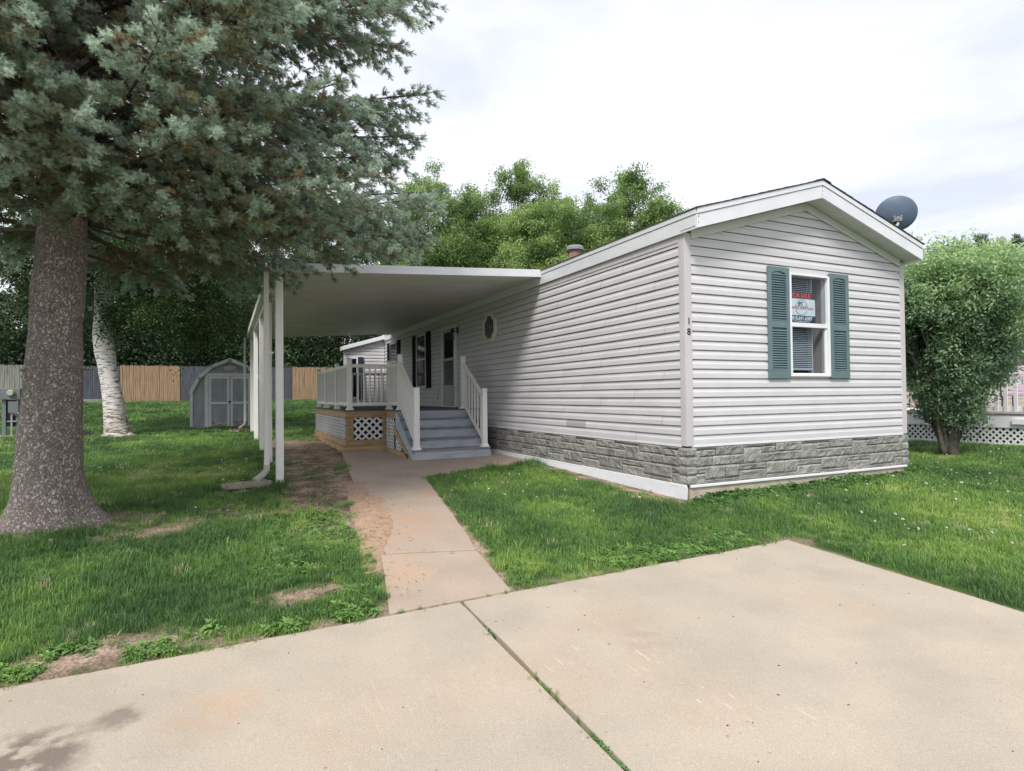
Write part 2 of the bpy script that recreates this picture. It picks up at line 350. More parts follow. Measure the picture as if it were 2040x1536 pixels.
def slab(name, poly, mat, parent, th=.1, top=.012, label=None):
    m = MB()
    n = len(poly); jit = []
    pts = []
    for i in range(n):
        a = Vector(poly[i]); b = Vector(poly[(i + 1) % n]); k = max(1, int((b - a).length / .22))
        for j in range(k):
            p = a.lerp(b, j / k)
            if j: p += Vector((-(b - a).y, (b - a).x)).normalized() * nz3(p.x, p.y, 2.3, 4) * .012
            pts.append(p)
    nn = len(pts)
    vs = [(p.x, p.y, gz(p.x, p.y) + top - th) for p in pts] + [(p.x, p.y, gz(p.x, p.y) + top) for p in pts]
    m.add(vs, [tuple(nn + i for i in range(nn))] + [(i, (i + 1) % nn, nn + (i + 1) % nn, nn + i) for i in range(nn)])
    o = m.build(name, mat, parent, label=label)
    bm = bmesh.new(); bm.from_mesh(o.data); bmesh.ops.triangulate(bm, faces=[f for f in bm.faces if len(f.verts) > 4]); bm.to_mesh(o.data); bm.free()
    b = o.modifiers.new('bevel', 'BEVEL'); b.width = .006; b.segments = 2; b.angle_limit = math.radians(50)
    return o
dw = thing('driveway', None, None, (-4, -3, 0), kind='structure')
g = .014
slab('slab', [(-9.4, -8), (-3.71 - g, -8), (-3.69 - g, -1.66), (-9.4, -1.66)], M['drive'], dw)
slab('slab', [(-3.71 + g, -8), (-.13, -8), (-.22, -1.66), (-3.69 + g, -1.66)], M['drive'], dw)
slab('slab', [(-14, -8), (-9.43, -8), (-9.43, -1.66), (-14, -1.66)], M['drive'], dw)
slab('slab', [(-14, -12), (-.13, -12), (-.13, -8.02), (-14, -8.02)], M['drive'], dw)
wk = thing('walkway', None, None, (-3.5, 1, 0), kind='structure')
slab('slab', [(-4.23, -1.625), (-3.26, -1.625), (-3.16, -.66), (-4.0, -.405)], M['walk'], wk, label='pinkish slab nearest the driveway')
slab('slab', [(-3.995, -.375), (-3.155, -.63), (-2.43, 3.3), (-2.74, 3.6), (-3.57, 3.17)], M['walk'], wk)
slab('slab', [(-3.565, 3.20), (-2.74, 3.63), (-2.40, 3.33), (-1.3, 3.72), (-.03, 4.1), (-.03, 7.5), (-3.0, 7.5)], M['walk'], wk)
# sand washed over the walk edge
def sand():
    m = MB(); L_ = []
    for i in range(41):
        y = -.9 + i * .11; xl = np.interp(y, [-1.5, 3.3], [-4.24, -3.58]) - .15
        xr = xl + .15 + max(0.02, .33 * math.sin(max(0, (y + .9) / 4.4 * math.pi)) + nz3(y, 1, 2.5) * .14 + nz3(y, 3, 8) * .06)
        L_.append((y, xl, xr))
    vs = []; 
    for (y, xl, xr) in L_:
        for k in range(5):
            x = xl + (xr - xl) * k / 4; vs.append((x, y, gz(x, y) + .0165 + .010 * math.sin(k / 4 * math.pi) - (.05 if k == 0 else (.0055 if k == 4 else 0)) - .03 * (1 - sm(-.9, -.4, y)) - .03 * sm(3.1, 3.5, y)))
    fs = [(i * 5 + k, i * 5 + k + 1, i * 5 + k + 6, i * 5 + k + 5) for i in range(40) for k in range(4)]
    m.add(vs, fs); o = m.build('sand', pm('sand', (.45, .31, .215), (.34, .23, .16), scale=14, rough=.95, bump=.6, bscale=60), smooth=True); tag(o, 'reddish sand washed over the left edge of the walkway', 'sand', kind='stuff')
sand()

# ------------------------------------------------------------------ mobile home
W, LEN = 4.46, 15.9
ZS, ZE, EXP = .88, 3.58, .1216          # siding bottom, wall eave, siding exposure
SL = .295
RIDGE = W / 2
home = thing('mobile_home', 'grey vinyl sided single wide mobile home with stone look skirting and a white gable roof', 'mobile home', (W / 2, 0, gz(2, 0)))
PROF = [(.004, .0015), (.019, 0), (.0205, .005), (.0185, .062), (.010, .080), (.006, .100), (.004, EXP - .007), (-.008, EXP - .006)]
def siding_panel(face, a, b, z0, par, ztop=None, rake=None, lab=None, mat=None, plane=0.):
    """one vinyl course. face 'front': along x on plane y=plane facing -y, 'side': along y on plane x facing -x"""
    m = MB(); vs = []
    for d, h in PROF:
        z = z0 + h
        if ztop is not None: z = min(z, ztop)
        if rake: la, lb = max(a, rake(z)[0]), min(b, rake(z)[1])
        else: la, lb = a, b
        if lb < la: la = lb = (la + lb) / 2
        for t in (la, lb): vs.append((t, plane - d, z) if face == 'front' else (plane - d, t, z))
    n = len(PROF)
    fs = [(2 * i, 2 * i + 1, 2 * i + 3, 2 * i + 2) for i in range(n - 1)]
    m.add(vs, fs); o = m.build('siding_panel', mat or M['siding'], par, label=lab); return o
WIN = (1.86, 2.67, 1.77, 3.23)
rk = lambda z: ((z - ZE) / SL + .02, W - (z - ZE) / SL - .02)
nrow = int((ZE + SL * RIDGE - ZS) / EXP) + 1
for i in range(nrow):
    z = ZS + .012 + i * EXP
    if z + .02 > ZE + SL * RIDGE: break
    zt = min(z + EXP, ZE + SL * RIDGE)
    rake = rk if z + EXP > ZE else None
    if z + EXP > WIN[2] + .02 and z < WIN[3] - .02:
        siding_panel('front', .06, WIN[0] - .02, z, home, zt, rake); siding_panel('front', WIN[1] + .02, W - .06, z, home, zt, rake)
    else: siding_panel('front', .06, W - .06, z, home, zt, rake)
    if z < WIN[3] < z + EXP and z < WIN[3] - .02: B(WIN[0] - .02, WIN[1] + .02, -.012, .0, WIN[3] + .001, z + EXP - .010).build('siding_panel', M['siding'], home)
    if z < WIN[2] < z + EXP and z + EXP > WIN[2] + .02: B(WIN[0] - .02, WIN[1] + .02, -.018, .0, z + .001, WIN[2] - .001).build('siding_panel', M['siding'], home)
for i in range(22):
    z = ZS + .012 + i * EXP; s = [1.1, 2.6, .4, 3.2, 1.9][i % 5] + random.uniform(-.2, .2); y = .06
    cuts = [.06]
    while s < LEN: cuts.append(s); s += 3.66
    cuts.append(LEN)
    if i == 1: cuts = [.06, 2.36, 2.96, 5.7, 9.4, 12.8, LEN]
    for k in range(len(cuts) - 1):
        o = siding_panel('side', cuts[k], cuts[k + 1] - .001, z, home, min(z + EXP, ZE))
        if i == 1 and k == 1: o['label'] = 'darker patched piece of siding'; o.data.materials[0] = M['patch'] = pm('patch_siding', (.40, .385, .40), rough=.6)
        if k % 2: o.location.x -= .0025
# wall sheathing behind the siding (front has the window opening)
wl = MB()
for (x0, x1, z0, z1) in [(.03, WIN[0], .35, ZE), (WIN[1], W - .03, .35, ZE), (WIN[0], WIN[1], .35, WIN[2]), (WIN[0], WIN[1], WIN[3], ZE)]:
    wl.box(x0, x1, .012, .09, z0, z1)
wl.prism([(.03, ZE), (W - .03, ZE), (RIDGE, ZE + SL * RIDGE)], 'y', .012, .09)
wl.box(.012, .09, .1, LEN, .35, ZE); wl.box(W - .09, W - .004, .1, LEN, .35, ZE); wl.box(.09, W - .09, LEN - .1, LEN, .35, ZE)
wl.build('wall', M['underlay'], home)
# far side wall siding, right side
for i in range(22):
    z = ZS + .012 + i * EXP; m = MB(); vs = []
    for d, h in PROF:
        for t in (.06, LEN): vs.append((W + d, t, z + h))
    m.add(vs, [(2 * q, 2 * q + 1, 2 * q + 3, 2 * q + 2) for q in range(len(PROF) - 1)]); m.build('siding_panel', M['siding'], home)
# corner posts
for (x, s) in ((0, 1), (W, -1)):
    m = MB(); a = x - s * .026; b = x + s * .085
    m.box(min(a, b), max(a, b), -.026, 0, ZS - .005, ZE + .02); m.box(min(a, x + s * .002), max(a, x + s * .002), -.0, .085, ZS - .005, ZE + .02)
    m.build('corner_post', M['trim'], home, bevel=.006, seg=2)
# starter strip
B(.06, W - .06, -.022, .0, ZS - .02, ZS + .013).build('starter_strip', M['white'], home, bevel=.003)
B(-.022, .0, .085, LEN, ZS - .02, ZS + .013).build('starter_strip', M['white'], home, bevel=.003)

# roof
OH = .30; EO = .06
def zr(x): return 3.83 + SL * (x + EO) if x < RIDGE else 3.83 + SL * (W + EO - x)   # top of roof deck
ZR = zr(RIDGE)
for s in (0, 1):
    m = MB(); nc = 15
    for k in range(nc):
        t0, t1 = k / nc, (k + 1) / nc
        xa = -EO - .02 + (RIDGE + EO + .02) * t0; xb = -EO - .02 + (RIDGE + EO + .02) * t1
        za, zb = 3.825 + SL * (xa + EO + .02), 3.825 + SL * (xb + EO + .02)
        yy = -OH - .025; n = 36; last = None
        for q in range(n):
            ya = yy + (LEN + OH + .25 - yy + 0) * q / n; yb = yy + (LEN + OH + .25 - yy) * (q + 1) / n
            j = random.uniform(-.002, .003)
            X = lambda x: x if not s else W - x
            m.hexa([(X(xa), ya, za), (X(xb), ya, zb), (X(xb), yb - .006, zb), (X(xa), yb - .006, za),
                    (X(xa), ya, za + .012 + j), (X(xb), ya, zb + .006 + j), (X(xb), yb - .006, zb + .006 + j), (X(xa), yb - .006, za + .012 + j)])
    m.build('roof', M['shingle'], home)
m = MB()
for k in range(40):
    y = -OH - .03 + k * .42
    for s in (1, -1):
        m.hexa([(RIDGE, y, ZR + .008), (RIDGE + s * .15, y, ZR - .036), (RIDGE + s * .15, y + .44, ZR - .036), (RIDGE, y + .44, ZR + .008),
                (RIDGE, y, ZR + .020), (RIDGE + s * .15, y, ZR - .024), (RIDGE + s * .15, y + .44, ZR - .024), (RIDGE, y + .44, ZR + .020)])
m.build('ridge_cap', M['shingle'], home)
# rake fascia boards (lower board and upper drip strip) and eave fascia
for s in (0, 1):
    X = (lambda x: x) if not s else (lambda x: W - x)
    x0, x1 = -EO, RIDGE
    for (lo, hi, yf, nm) in ((-.245, -.072, -OH, 'fascia'), (-.068, 0., -OH - .012, 'drip_strip')):
        def zz(x, h): return 3.825 + SL * (x + EO) + h
        lo2 = lo
        m = MB(); m.hexa([(X(x0), yf, zz(x0, lo2)), (X(x1), yf, zz(x1, lo2)), (X(x1), yf + .025, zz(x1, lo2)), (X(x0), yf + .025, zz(x0, lo2)),
                          (X(x0), yf, zz(x0, hi)), (X(x1), yf, zz(x1, hi)), (X(x1), yf + .025, zz(x1, hi)), (X(x0), yf + .025, zz(x0, hi))])
        o = m.build(nm, M['fascia'], home, bevel=.003)
    xa, xb = sorted((X(-EO), X(-EO + .022)))
    B(xa, xb, -OH + .027, LEN + .2, 3.58, 3.825 - .070).build('fascia', M['fascia'], home, bevel=.003)
    xa, xb = sorted((X(-EO - .01), X(-EO + .022)))
    B(xa, xb, -OH + .015, LEN + .2, 3.825 - .066, 3.824).build('drip_strip', M['fascia'], home, bevel=.003)
    xa, xb = sorted((X(-EO + .022), X(-.0)))
    B(xa, xb, .0, LEN + .2, 3.582, 3.60).build('eave_soffit', M['soffit'], home)
m = MB()
for dz in (.0, .04, .08): 
    for x in (RIDGE - .04, RIDGE + .04): m.tube([(RIDGE, -OH - .001, ZR - .10 - dz * 1.3), (RIDGE, -OH - .006, ZR - .10 - dz * 1.3)], .005, 6)
for dz in (.10, .17): m.tube([(-EO + .02, -OH - .001, 3.825 - dz), (-EO + .02, -OH - .006, 3.825 - dz)], .006, 6)
m.build('fascia_nail', M['black'], home)
# gable soffit panels
npn = 17
for s in (0, 1):
    X = (lambda x: x) if not s else (lambda x: W - x)
    for k in range(npn):
        xa = -EO + .0 + (RIDGE + EO) * k / npn; xb = -EO + (RIDGE + EO) * (k + 1) / npn; g_ = .004
        za = 3.595 + SL * (xa + EO); zb = 3.595 + SL * (xb + EO)
        m = MB()
        xm = (xa + xb) / 2; zm = (za + zb) / 2
        for (p, q, o1) in ((xa + g_, xm - g_, 0), (xm + g_, xb - g_, 0)):
            zp = za + SL * (p - xa); zq = za + SL * (q - xa)
            m.hexa([(X(p), -OH + .026, zp), (X(q), -OH + .026, zq), (X(q), -.0, zq), (X(p), -.0, zp), (X(p), -OH + .026, zp + .012), (X(q), -OH + .026, zq + .012), (X(q), 0, zq + .012), (X(p), 0, zp + .012)])
        m.hexa([(X(xa), -OH + .026, za + .010), (X(xb), -OH + .026, zb + .010), (X(xb), 0, zb + .010), (X(xa), 0, za + .010), (X(xa), -OH + .026, za + .02), (X(xb), -OH + .026, zb + .02), (X(xb), 0, zb + .02), (X(xa), 0, za + .02)])
        m.build('soffit_panel', M['soffit'], home)
    # frieze board under the soffit
    m = MB(); a, b = .085, RIDGE
    z1 = lambda x: 3.592 + SL * (x + EO)
    m.hexa([(X(a), -.038, z1(a) - .115), (X(b), -.038, z1(b) - .115), (X(b), -.02, z1(b) - .115), (X(a), -.02, z1(a) - .115), (X(a), -.038, z1(a)), (X(b), -.038, z1(b)), (X(b), -.02, z1(b)), (X(a), -.02, z1(a))])
    m.build('frieze_board', M['soffit'], home, bevel=.004)
# eave frieze strip along the side
B(-.03, -.0, .09, LEN, 3.49, 3.578).build('frieze_board', M['trim'], home, bevel=.004)

# skirting of moulded stones
MOD = [(0, .55, .93, 1.), (0, .3, .47, .92), (.3, .54, .74, .92), (.3, .5, .48, .73), (.55, .7, .75, 1.), (.5, .78, .48, .74), (.7, 1., .75, 1.), (.78, 1., .48, .74),
       (-.08, .38, .29, .46), (-.08, .38, 0, .28), (.38, .7, .11, .47), (.7, .92, .12, .47), (.38, .8, 0, .10), (.8, .92, 0, .11)]
def stone(u0, u1, z0, z1, face, plane, par, rough=1.):
    nu, nz_ = 7, 5; m = MB(); vs = []; g_ = .004; o_ = random.uniform(0, 50); base = random.uniform(.010, .02)
    u0 += g_; u1 -= g_; z0 += g_; z1 -= g_
    for j in range(nz_):
        for i in range(nu):
            ti = [0, .05, .27, .5, .73, .95, 1][i]; tj = [0, .12, .5, .88, 1][j]
            u = u0 + (u1 - u0) * ti; z = z0 + (z1 - z0) * tj
            e = i in (0, nu - 1) or j in (0, nz_ - 1)
            d = 0 if e else base + .015 * rough * mnoise.noise(Vector((u * 17 + o_, z * 26, o_))) + (.007 if j == 3 else (-.004 if j == 1 else 0))
            if not e: u += .012 * mnoise.noise(Vector((u * 9, z * 9, o_ + 7))); z += .01 * mnoise.noise(Vector((u * 9, z * 9, o_ + 17)))
            d += .002
            vs.append((u, plane - d, z) if face == 'front' else (plane - d, u, z))
    fs = [(j * nu + i, j * nu + i + 1, (j + 1) * nu + i + 1, (j + 1) * nu + i) for j in range(nz_ - 1) for i in range(nu - 1)]
    m.add(vs, fs); m.build('stone', M['stone'], par)
SK0, SK1 = .385, ZS - .022
def skirt(face, a, b, plane, modw=1.1):
    u = a - .25; 
    while u < b:
        for (p, q, r, t) in MOD:
            x0, x1 = max(a, u + p * modw), min(b, u + q * modw)
            if x1 - x0 > .04: stone(x0, x1, SK0 + (SK1 - SK0) * r, SK0 + (SK1 - SK0) * t, face, plane)if 0 else stone(x0, x1, SK0 + (SK1 - SK0) * r, SK0 + (SK1 - SK0) * t, face, plane, home)
        u += modw
skirt('front', .11, W - .11, -.006); skirt('side', .11, 6.9, -.006)
m = MB(); m.box(.0, W, -.005, .002, SK0, SK1); m.box(-.005, .002, .0, LEN, SK0, SK1); m.box(W, W + .005, 0, LEN, SK0, SK1); m.build('skirting_panel', M['mortar'], home)
B(-.012, -.006, 6.95, LEN, SK0, SK1).build('skirting_panel', M['stone'], home)
# quoins at the corners
for (cx, s) in ((0, 1), (W, -1)):
    for k in range(4):
        z0 = SK0 + (SK1 - SK0) * k / 4; z1 = SK0 + (SK1 - SK0) * (k + 1) / 4; lf = .115 + random.uniform(-.006, .006)
        bm = bmesh.new(); bmesh.ops.create_cube(bm, size=1)
        bmesh.ops.subdivide_edges(bm, edges=bm.edges, cuts=3, use_grid_fill=True)
        mm = MB(); vv = []
        for v in bm.verts:
            x = v.co.x * (lf + .03) ; y = v.co.y * (lf + .03); z = (z0 + z1) / 2 + v.co.z * (z1 - z0 - .006)
            p = Vector((x, y, z)); nn = Vector((v.co.x, v.co.y, 0))
            edge = abs(abs(v.co.z) - .5) < .01
            r = .010 * mnoise.noise(p * 21 + Vector((k * 5, cx, 0))) + (-.010 if edge else .006)
            p += nn.normalized() * r
            vv.append((cx + s * (p.x + lf / 2 - .015), p.y + lf / 2 - .015, p.z))
        bm.verts.ensure_lookup_table(); idx = {v: i for i, v in enumerate(bm.verts)}
        mm.add(vv, [tuple(idx[v] for v in f.verts) for f in bm.faces]); bm.free()
        mm.build('corner_stone', M['stone'], home)
# bottom track, white kick board on the long side, concrete footing at the front
B(.02, W - .02, -.045, -.004, .352, .385).build('bottom_track', M['white'], home, bevel=.004)
B(-.045, -.004, .0, 7.2, .352, .385).build('bottom_track', M['white'], home, bevel=.004)
for k, (a, b) in enumerate([(-.035, 1.9), (1.905, 3.9), (3.905, 5.9), (5.905, 8.2)]):
    m = MB(); n = 8; vs = []
    for i in range(n + 1):
        y = a + (b - a) * i / n; zb = gz(0, y) + .03 if y > .5 else .205 + .03 * 0; zb = max(.205, gz(0, y) - .0) ; w_ = .006 * nz3(y, k, 3)
        vs += [(-.052 + w_ - .012, y, zb), (-.040 + w_, y, zb), (-.030, y, .36), (-.045 + w_, y, .362)]
    fs = []
    for i in range(n):
        for q in range(4): fs.append((i * 4 + q, i * 4 + (q + 1) % 4, (i + 1) * 4 + (q + 1) % 4, (i + 1) * 4 + q))
    fs += [(0, 1, 2, 3), (n * 4 + 3, n * 4 + 2, n * 4 + 1, n * 4)]
    m.add(vs, fs); m.build('kick_board', M['fascia'], home)
B(.03, W + .0, -.02, .25, .10, .352).build('footing', M['concrete'], home, bevel=.01)
B(.004, .2, .3, LEN, .0, .352).build('footing', M['concrete'], home)

# front window
def window_front():
    x0, x1, z0, z1 = WIN; m = MB(); t = .028
    m.box(x0 - .012, x0 + t, -.05, .07, z0, z1); m.box(x1 - t, x1 + .012, -.05, .07, z0, z1); m.box(x0 + t, x1 - t, -.05, .07, z1 - t, z1); m.box(x0 + t, x1 - t, -.05, .07, z0, z0 + t)
    w = m.build('window', M['white'], home, bevel=.004, label='white framed sash window between the green shutters')
    zm = 2.50; m = MB(); m.box(x0 + t, x1 - t, -.03, .03, zm - .025, zm + .035)
    m.box(x0 + t, x0 + t + .022, -.012, .03, z0 + t, zm - .026); m.box(x1 - t - .022, x1 - t, -.012, .03, z0 + t, zm - .026); m.box(x0 + t + .022, x1 - t - .022, -.012, .03, z0 + t, z0 + t + .022)
    m.build('sash', M['white'], w, bevel=.003)
    B(x0 + t, x1 - t, -.002, .002, zm + .036, z1 - t).build('pane', M['glass'], w)
    B(x0 + t + .022, x1 - t - .022, .008, .012, z0 + t + .022, zm - .026).build('pane', M['glass'], w)
    # interior jamb, set in a deep wall
    m = MB(); m.box(x1 - .03, x1 - .015, .07, .30, z0, z1); m.box(x0 + .015, x0 + .03, .07, .30, z0, z1); m.box(x0, x1, .07, .3, z0 - .02, z0 + .02); m.box(x0, x1, .07, .3, z1 - .02, z1)
    m.build('window_jamb', M['jamb'], w)
    m = MB(); m.box(x1 - .17, x1 - .03, .135, .30, z0 + .02, z1 - .02); 
    B(x1 - .185, x1 - .165, .11, .135, z0 + .02, z1 - .02).build('inner_trim', M['trim'], w)
    m = MB()
    z = z0 + .13
    while z < z1 - .04:
        m.hexa([(x0 + .03, .10, z - .008), (x1 - .19, .10, z - .008), (x1 - .19, .122, z + .008), (x0 + .03, .122, z + .008), (x0 + .03, .10, z - .0065), (x1 - .19, .10, z - .0065), (x1 - .19, .122, z + .0095), (x0 + .03, .122, z + .0095)]); z += .0265
    m.box(x0 + .03, x1 - .19, .10, .125, z0 + .10, z0 + .12)
    m.tube([(x1 - .30, .09, z1 - .05), (x1 - .30, .09, z0 + .75)], .003, 5)
    m.build('blind', M['blind'], w)
    m = MB(); m.box(x0 - .1, x1 + .1, .34, .36, z0 - .1, z1 + .1); m.box(x0 - .1, x0 - .08, .301, .34, z0 - .1, z1 + .1); m.box(x1 + .08, x1 + .1, .301, .34, z0 - .1, z1 + .1)
    m.build('room_wall', M['shadeblack'], w)
window_front()
# shutters
def shutter(x0, x1, z0, z1, louv=True):
    m = MB(); st = .065; y0, y1 = -.052, -.020
    m.box(x0, x0 + st, y0, y1, z0, z1); m.box(x1 - st, x1, y0, y1, z0, z1)
    zm0, zm1 = z0 + (z1 - z0) * .455, z0 + (z1 - z0) * .515
    m.box(x0 + st, x1 - st, y0 + .002, y1, z0, z0 + .115); m.box(x0 + st, x1 - st, y0 + .002, y1, zm0, zm1)
    n = 8; xc = (x0 + x1) / 2; hw = (x1 - x0) / 2 - st      # arched top rail
    arc = [(xc + hw * math.cos(math.pi * k / n), z1 - .105 + .045 * math.sin(math.pi * k / n)) for k in range(n + 1)]
    for k in range(n):
        a, b = arc[k + 1], arc[k]
        m.hexa([(a[0], y0 + .002, a[1]), (b[0], y0 + .002, b[1]), (b[0], y1, b[1]), (a[0], y1, a[1]), (a[0], y0 + .002, z1), (b[0], y0 + .002, z1), (b[0], y1, z1), (a[0], y1, z1)])
    s = m.build('shutter', M['shutter'], home, bevel=.003)
    m = MB(); 
    for (a, b) in ((z0 + .12, zm0 - .004), (zm1 + .004, z1 - .07)):
        z = a + .014
        while z < b - .006:
            m.hexa([(x0 + st, y0 + .004, z - .012), (x1 - st, y0 + .004, z - .012), (x1 - st, y1 - .004, z + .012), (x0 + st, y1 - .004, z + .012), (x0 + st, y0 + .004, z - .006), (x1 - st, y0 + .004, z - .006), (x1 - st, y1 - .004, z + .018), (x0 + st, y1 - .004, z + .018)]); z += .0335
    m.box(x0 + st, x1 - st, y1 - .002, y1, z0 + .1, z1 - .1)
    m.build('louvre', M['shutter'], s)
shutter(1.43, 1.845, 1.74, 3.29); shutter(2.69, 3.10, 1.745, 3.285)

# text helper
def text(s, size, loc, rot, mat, parent, name='lettering', ext=.001, bold=0., align='CENTER', sx=1.):
    c = bpy.data.curves.new('t', 'FONT'); c.body = s; c.size = size; c.extrude = ext; c.align_x = align; c.offset = bold; c.resolution_u = 3
    o = bpy.data.objects.new('t', c); COL.objects.link(o); bpy.context.view_layer.update()
    me = bpy.data.meshes.new_from_object(o.evaluated_get(bpy.context.evaluated_depsgraph_get())); bpy.data.objects.remove(o)
    off = OFF.get(parent.name, Vector((0, 0, 0))) if parent else Vector((0, 0, 0))
    Mx = Matrix.Translation(Vector(loc) - off) @ rot @ Matrix.Diagonal((sx, 1, 1, 1)); me.transform(Mx); me.name = name
    r = bpy.data.objects.new(name, me); COL.objects.link(r); me.materials.clear(); me.materials.append(mat); r.parent = parent; OFF[r.name] = off; return r
RX = Matrix.Rotation(math.radians(90), 4, 'X')
# for sale sign hanging behind the upper pane
sg = thing('for_sale_sign', 'red white and navy for sale sign leaning inside the upper window pane', 'sign', (2.16, .012, 2.53))
SX0, SX1, SY = 1.86, 2.44, .012
B(SX0, SX1, SY, SY + .006, 2.545, 2.985).build('board', M['signwhite'], sg)
B(SX0, SX1, SY - .001, SY - .0002, 2.885, 2.985).build('banner', M['signdark'], sg)
B(SX0, SX1, SY - .001, SY - .0002, 2.545, 2.645).build('banner', M['signnavy'], sg)
text('FOR SALE', .092, (2.14, SY - .003, 2.90), RX, M['signred'], sg, bold=.003, sx=1.02)
text('BOSWELL HOME SALES', .05, (2.145, SY - .003, 2.735), RX, M['signred'], sg, sx=.98)
text('810.691.6387', .072, (2.165, SY - .003, 2.582), RX, M['signwhite'], sg, bold=.002, sx=1.05)
text('www.boswellhomesales.com', .026, (2.15, SY - .003, 2.556), RX, M['signwhite'], sg, sx=1.1)
m = MB()
for a0, a1 in ((0, 180), (205, 335)):
    pts = [(2.15 + .12 * math.cos(math.radians(a)), SY - .003, 2.762 + .108 * math.sin(math.radians(a))) for a in range(a0, a1 + 1, 13)]
    m.tube(pts, .0025, 4)
m.beam((2.03, SY - .003, 2.778), (2.27, SY - .003, 2.778), .004, .003)
m.prism([(2.075, 2.815), (2.13, 2.858), (2.12, 2.835), (2.18, 2.84), (2.18, 2.825), (2.115, 2.815), (2.115, 2.785), (2.10, 2.785)], 'y', SY - .004, SY - .002)
m.box(2.135, 2.145, SY - .004, SY - .002, 2.79, 2.812); m.box(2.16, 2.172, SY - .004, SY - .002, 2.79, 2.812)
m.build('emblem', M['signgrey'], sg)
# house number
text('1', .12, (.033, -.029, 2.43), RX, M['black'], home, 'house_number', ext=.003, bold=.001)
text('8', .12, (.03, -.029, 2.295), RX, M['black'], home, 'house_number', ext=.003, bold=.001)

# long side: octagon window, door, windows
def octa(cy, cz, ry, rz, x0, x1, scale=1.):
    k = .42
    return [(cy + ry * a, cz + rz * b) for a, b in ((-k, -1), (k, -1), (1, -k), (1, k), (k, 1), (-k, 1), (-1, k), (-1, -k))]
def octwin():
    o1 = octa(6.19, 3.05, .36, .335, 0, 0); o2 = octa(6.19, 3.05, .265, .25, 0, 0); m = MB(); n = 8
    vs = [(-.06, *p) for p in o1] + [(-.06, *p) for p in o2] + [(-.005, *p) for p in o1] + [(-.025, *p) for p in o2]
    fs = []
    for i in range(n):
        j = (i + 1) % n; fs += [(i, j, n + j, n + i), (i, 2 * n + i, 2 * n + j, j), (n + i, n + j, 3 * n + j, 3 * n + i)]
    m.add(vs, fs); w = m.build('octagonal_window', pm('cream_vinyl', (.66, .65, .58), rough=.5), home)
    m = MB(); m.prism([p for p in o2], 'x', -.03, -.026); m.build('pane', pm('textured_pane', (.055, .075, .095), (.03, .04, .05), scale=22, rough=.25, bump=.4, bscale=30), w)
    m = MB()
    for a in (-.09, 0, .09): m.beam((-.033, 6.19 + a, 2.82), (-.033, 6.19 + a, 3.28), .005, .004, up=(1, 0, 0))
    m.beam((-.033, 5.95, 3.05), (-.033, 6.43, 3.05), .005, .004); m.build('leading', M['galv'], w)
octwin()
def side_window(y0, y1, z0, z1, sh):
    m = MB(); t = .05
    m.box(-.055, -.0, y0, y0 + t, z0, z1); m.box(-.055, 0, y1 - t, y1, z0, z1); m.box(-.055, 0, y0 + t, y1 - t, z1 - t, z1); m.box(-.055, 0, y0 + t, y1 - t, z0, z0 + t)
    zm = z0 + (z1 - z0) * .53; m.box(-.048, 0, y0 + t, y1 - t, zm - .02, zm + .025)
    w = m.build('window', M['white'], home, bevel=.003)
    B(-.034, -.03, y0 + t, y1 - t, zm + .025, z1 - t).build('pane', M['darkglass'], w); B(-.026, -.022, y0 + t, y1 - t, z0 + t, zm - .02).build('pane', M['darkglass'], w)
    for (a, b) in ((y0 - .01 - sh, y0 - .01), (y1 + .01, y1 + .01 + sh)):
        m = MB(); m.box(-.045, -.02, a, b, z0 - .02, z1 + .03)
        z = z0 + .08
        while z < z1 - .06: m.box(-.050, -.046, a + .05, b - .05, z, z + .018); z += .04
        m.build('shutter', M['shutterdark'], home, bevel=.004)
side_window(10.84, 11.80, 1.80, 3.38, .42); side_window(14.12, 15.02, 1.98, 3.42, .42)
def door():
    y0, y1, z0, z1 = 8.36, 9.42, 1.27, 3.38; t = .075; m = MB()
    m.box(-.05, 0, y0 - .03, y0 + t, z0, z1); m.box(-.05, 0, y1 - t, y1 + .03, z0, z1); m.box(-.05, 0, y0 + t, y1 - t, z1 - .09, z1); m.box(-.06, 0, y0, y1, z0 - .03, z0 + .02)
    d = m.build('door', M['white'], home, bevel=.004, label='white storm door with tall upper glass')
    m = MB(); a, b = y0 + t, y1 - t
    m.box(-.04, -.005, a, a + .09, z0 + .02, z1 - .09); m.box(-.04, -.005, b - .09, b, z0 + .02, z1 - .09); m.box(-.04, -.005, a + .09, b - .09, z1 - .17, z1 - .09)
    m.box(-.04, -.005, a + .09, b - .09, 2.47, 2.54); m.box(-.038, -.005, a + .09, b - .09, z0 + .02, 1.83)
    m.build('door_leaf', M['door'], d, bevel=.004)
    B(-.024, -.02, a + .09, b - .09, 2.54, z1 - .17).build('pane', M['darkglass'], d); B(-.024, -.02, a + .09, b - .09, 1.83, 2.47).build('pane', M['greyglass'], d)
    m = MB(); m.tube([(-.045, b - .05, 2.2), (-.085, b - .05, 2.2), (-.085, b - .12, 2.2)], .009, 6); m.build('handle', M['galv'], d)
door()
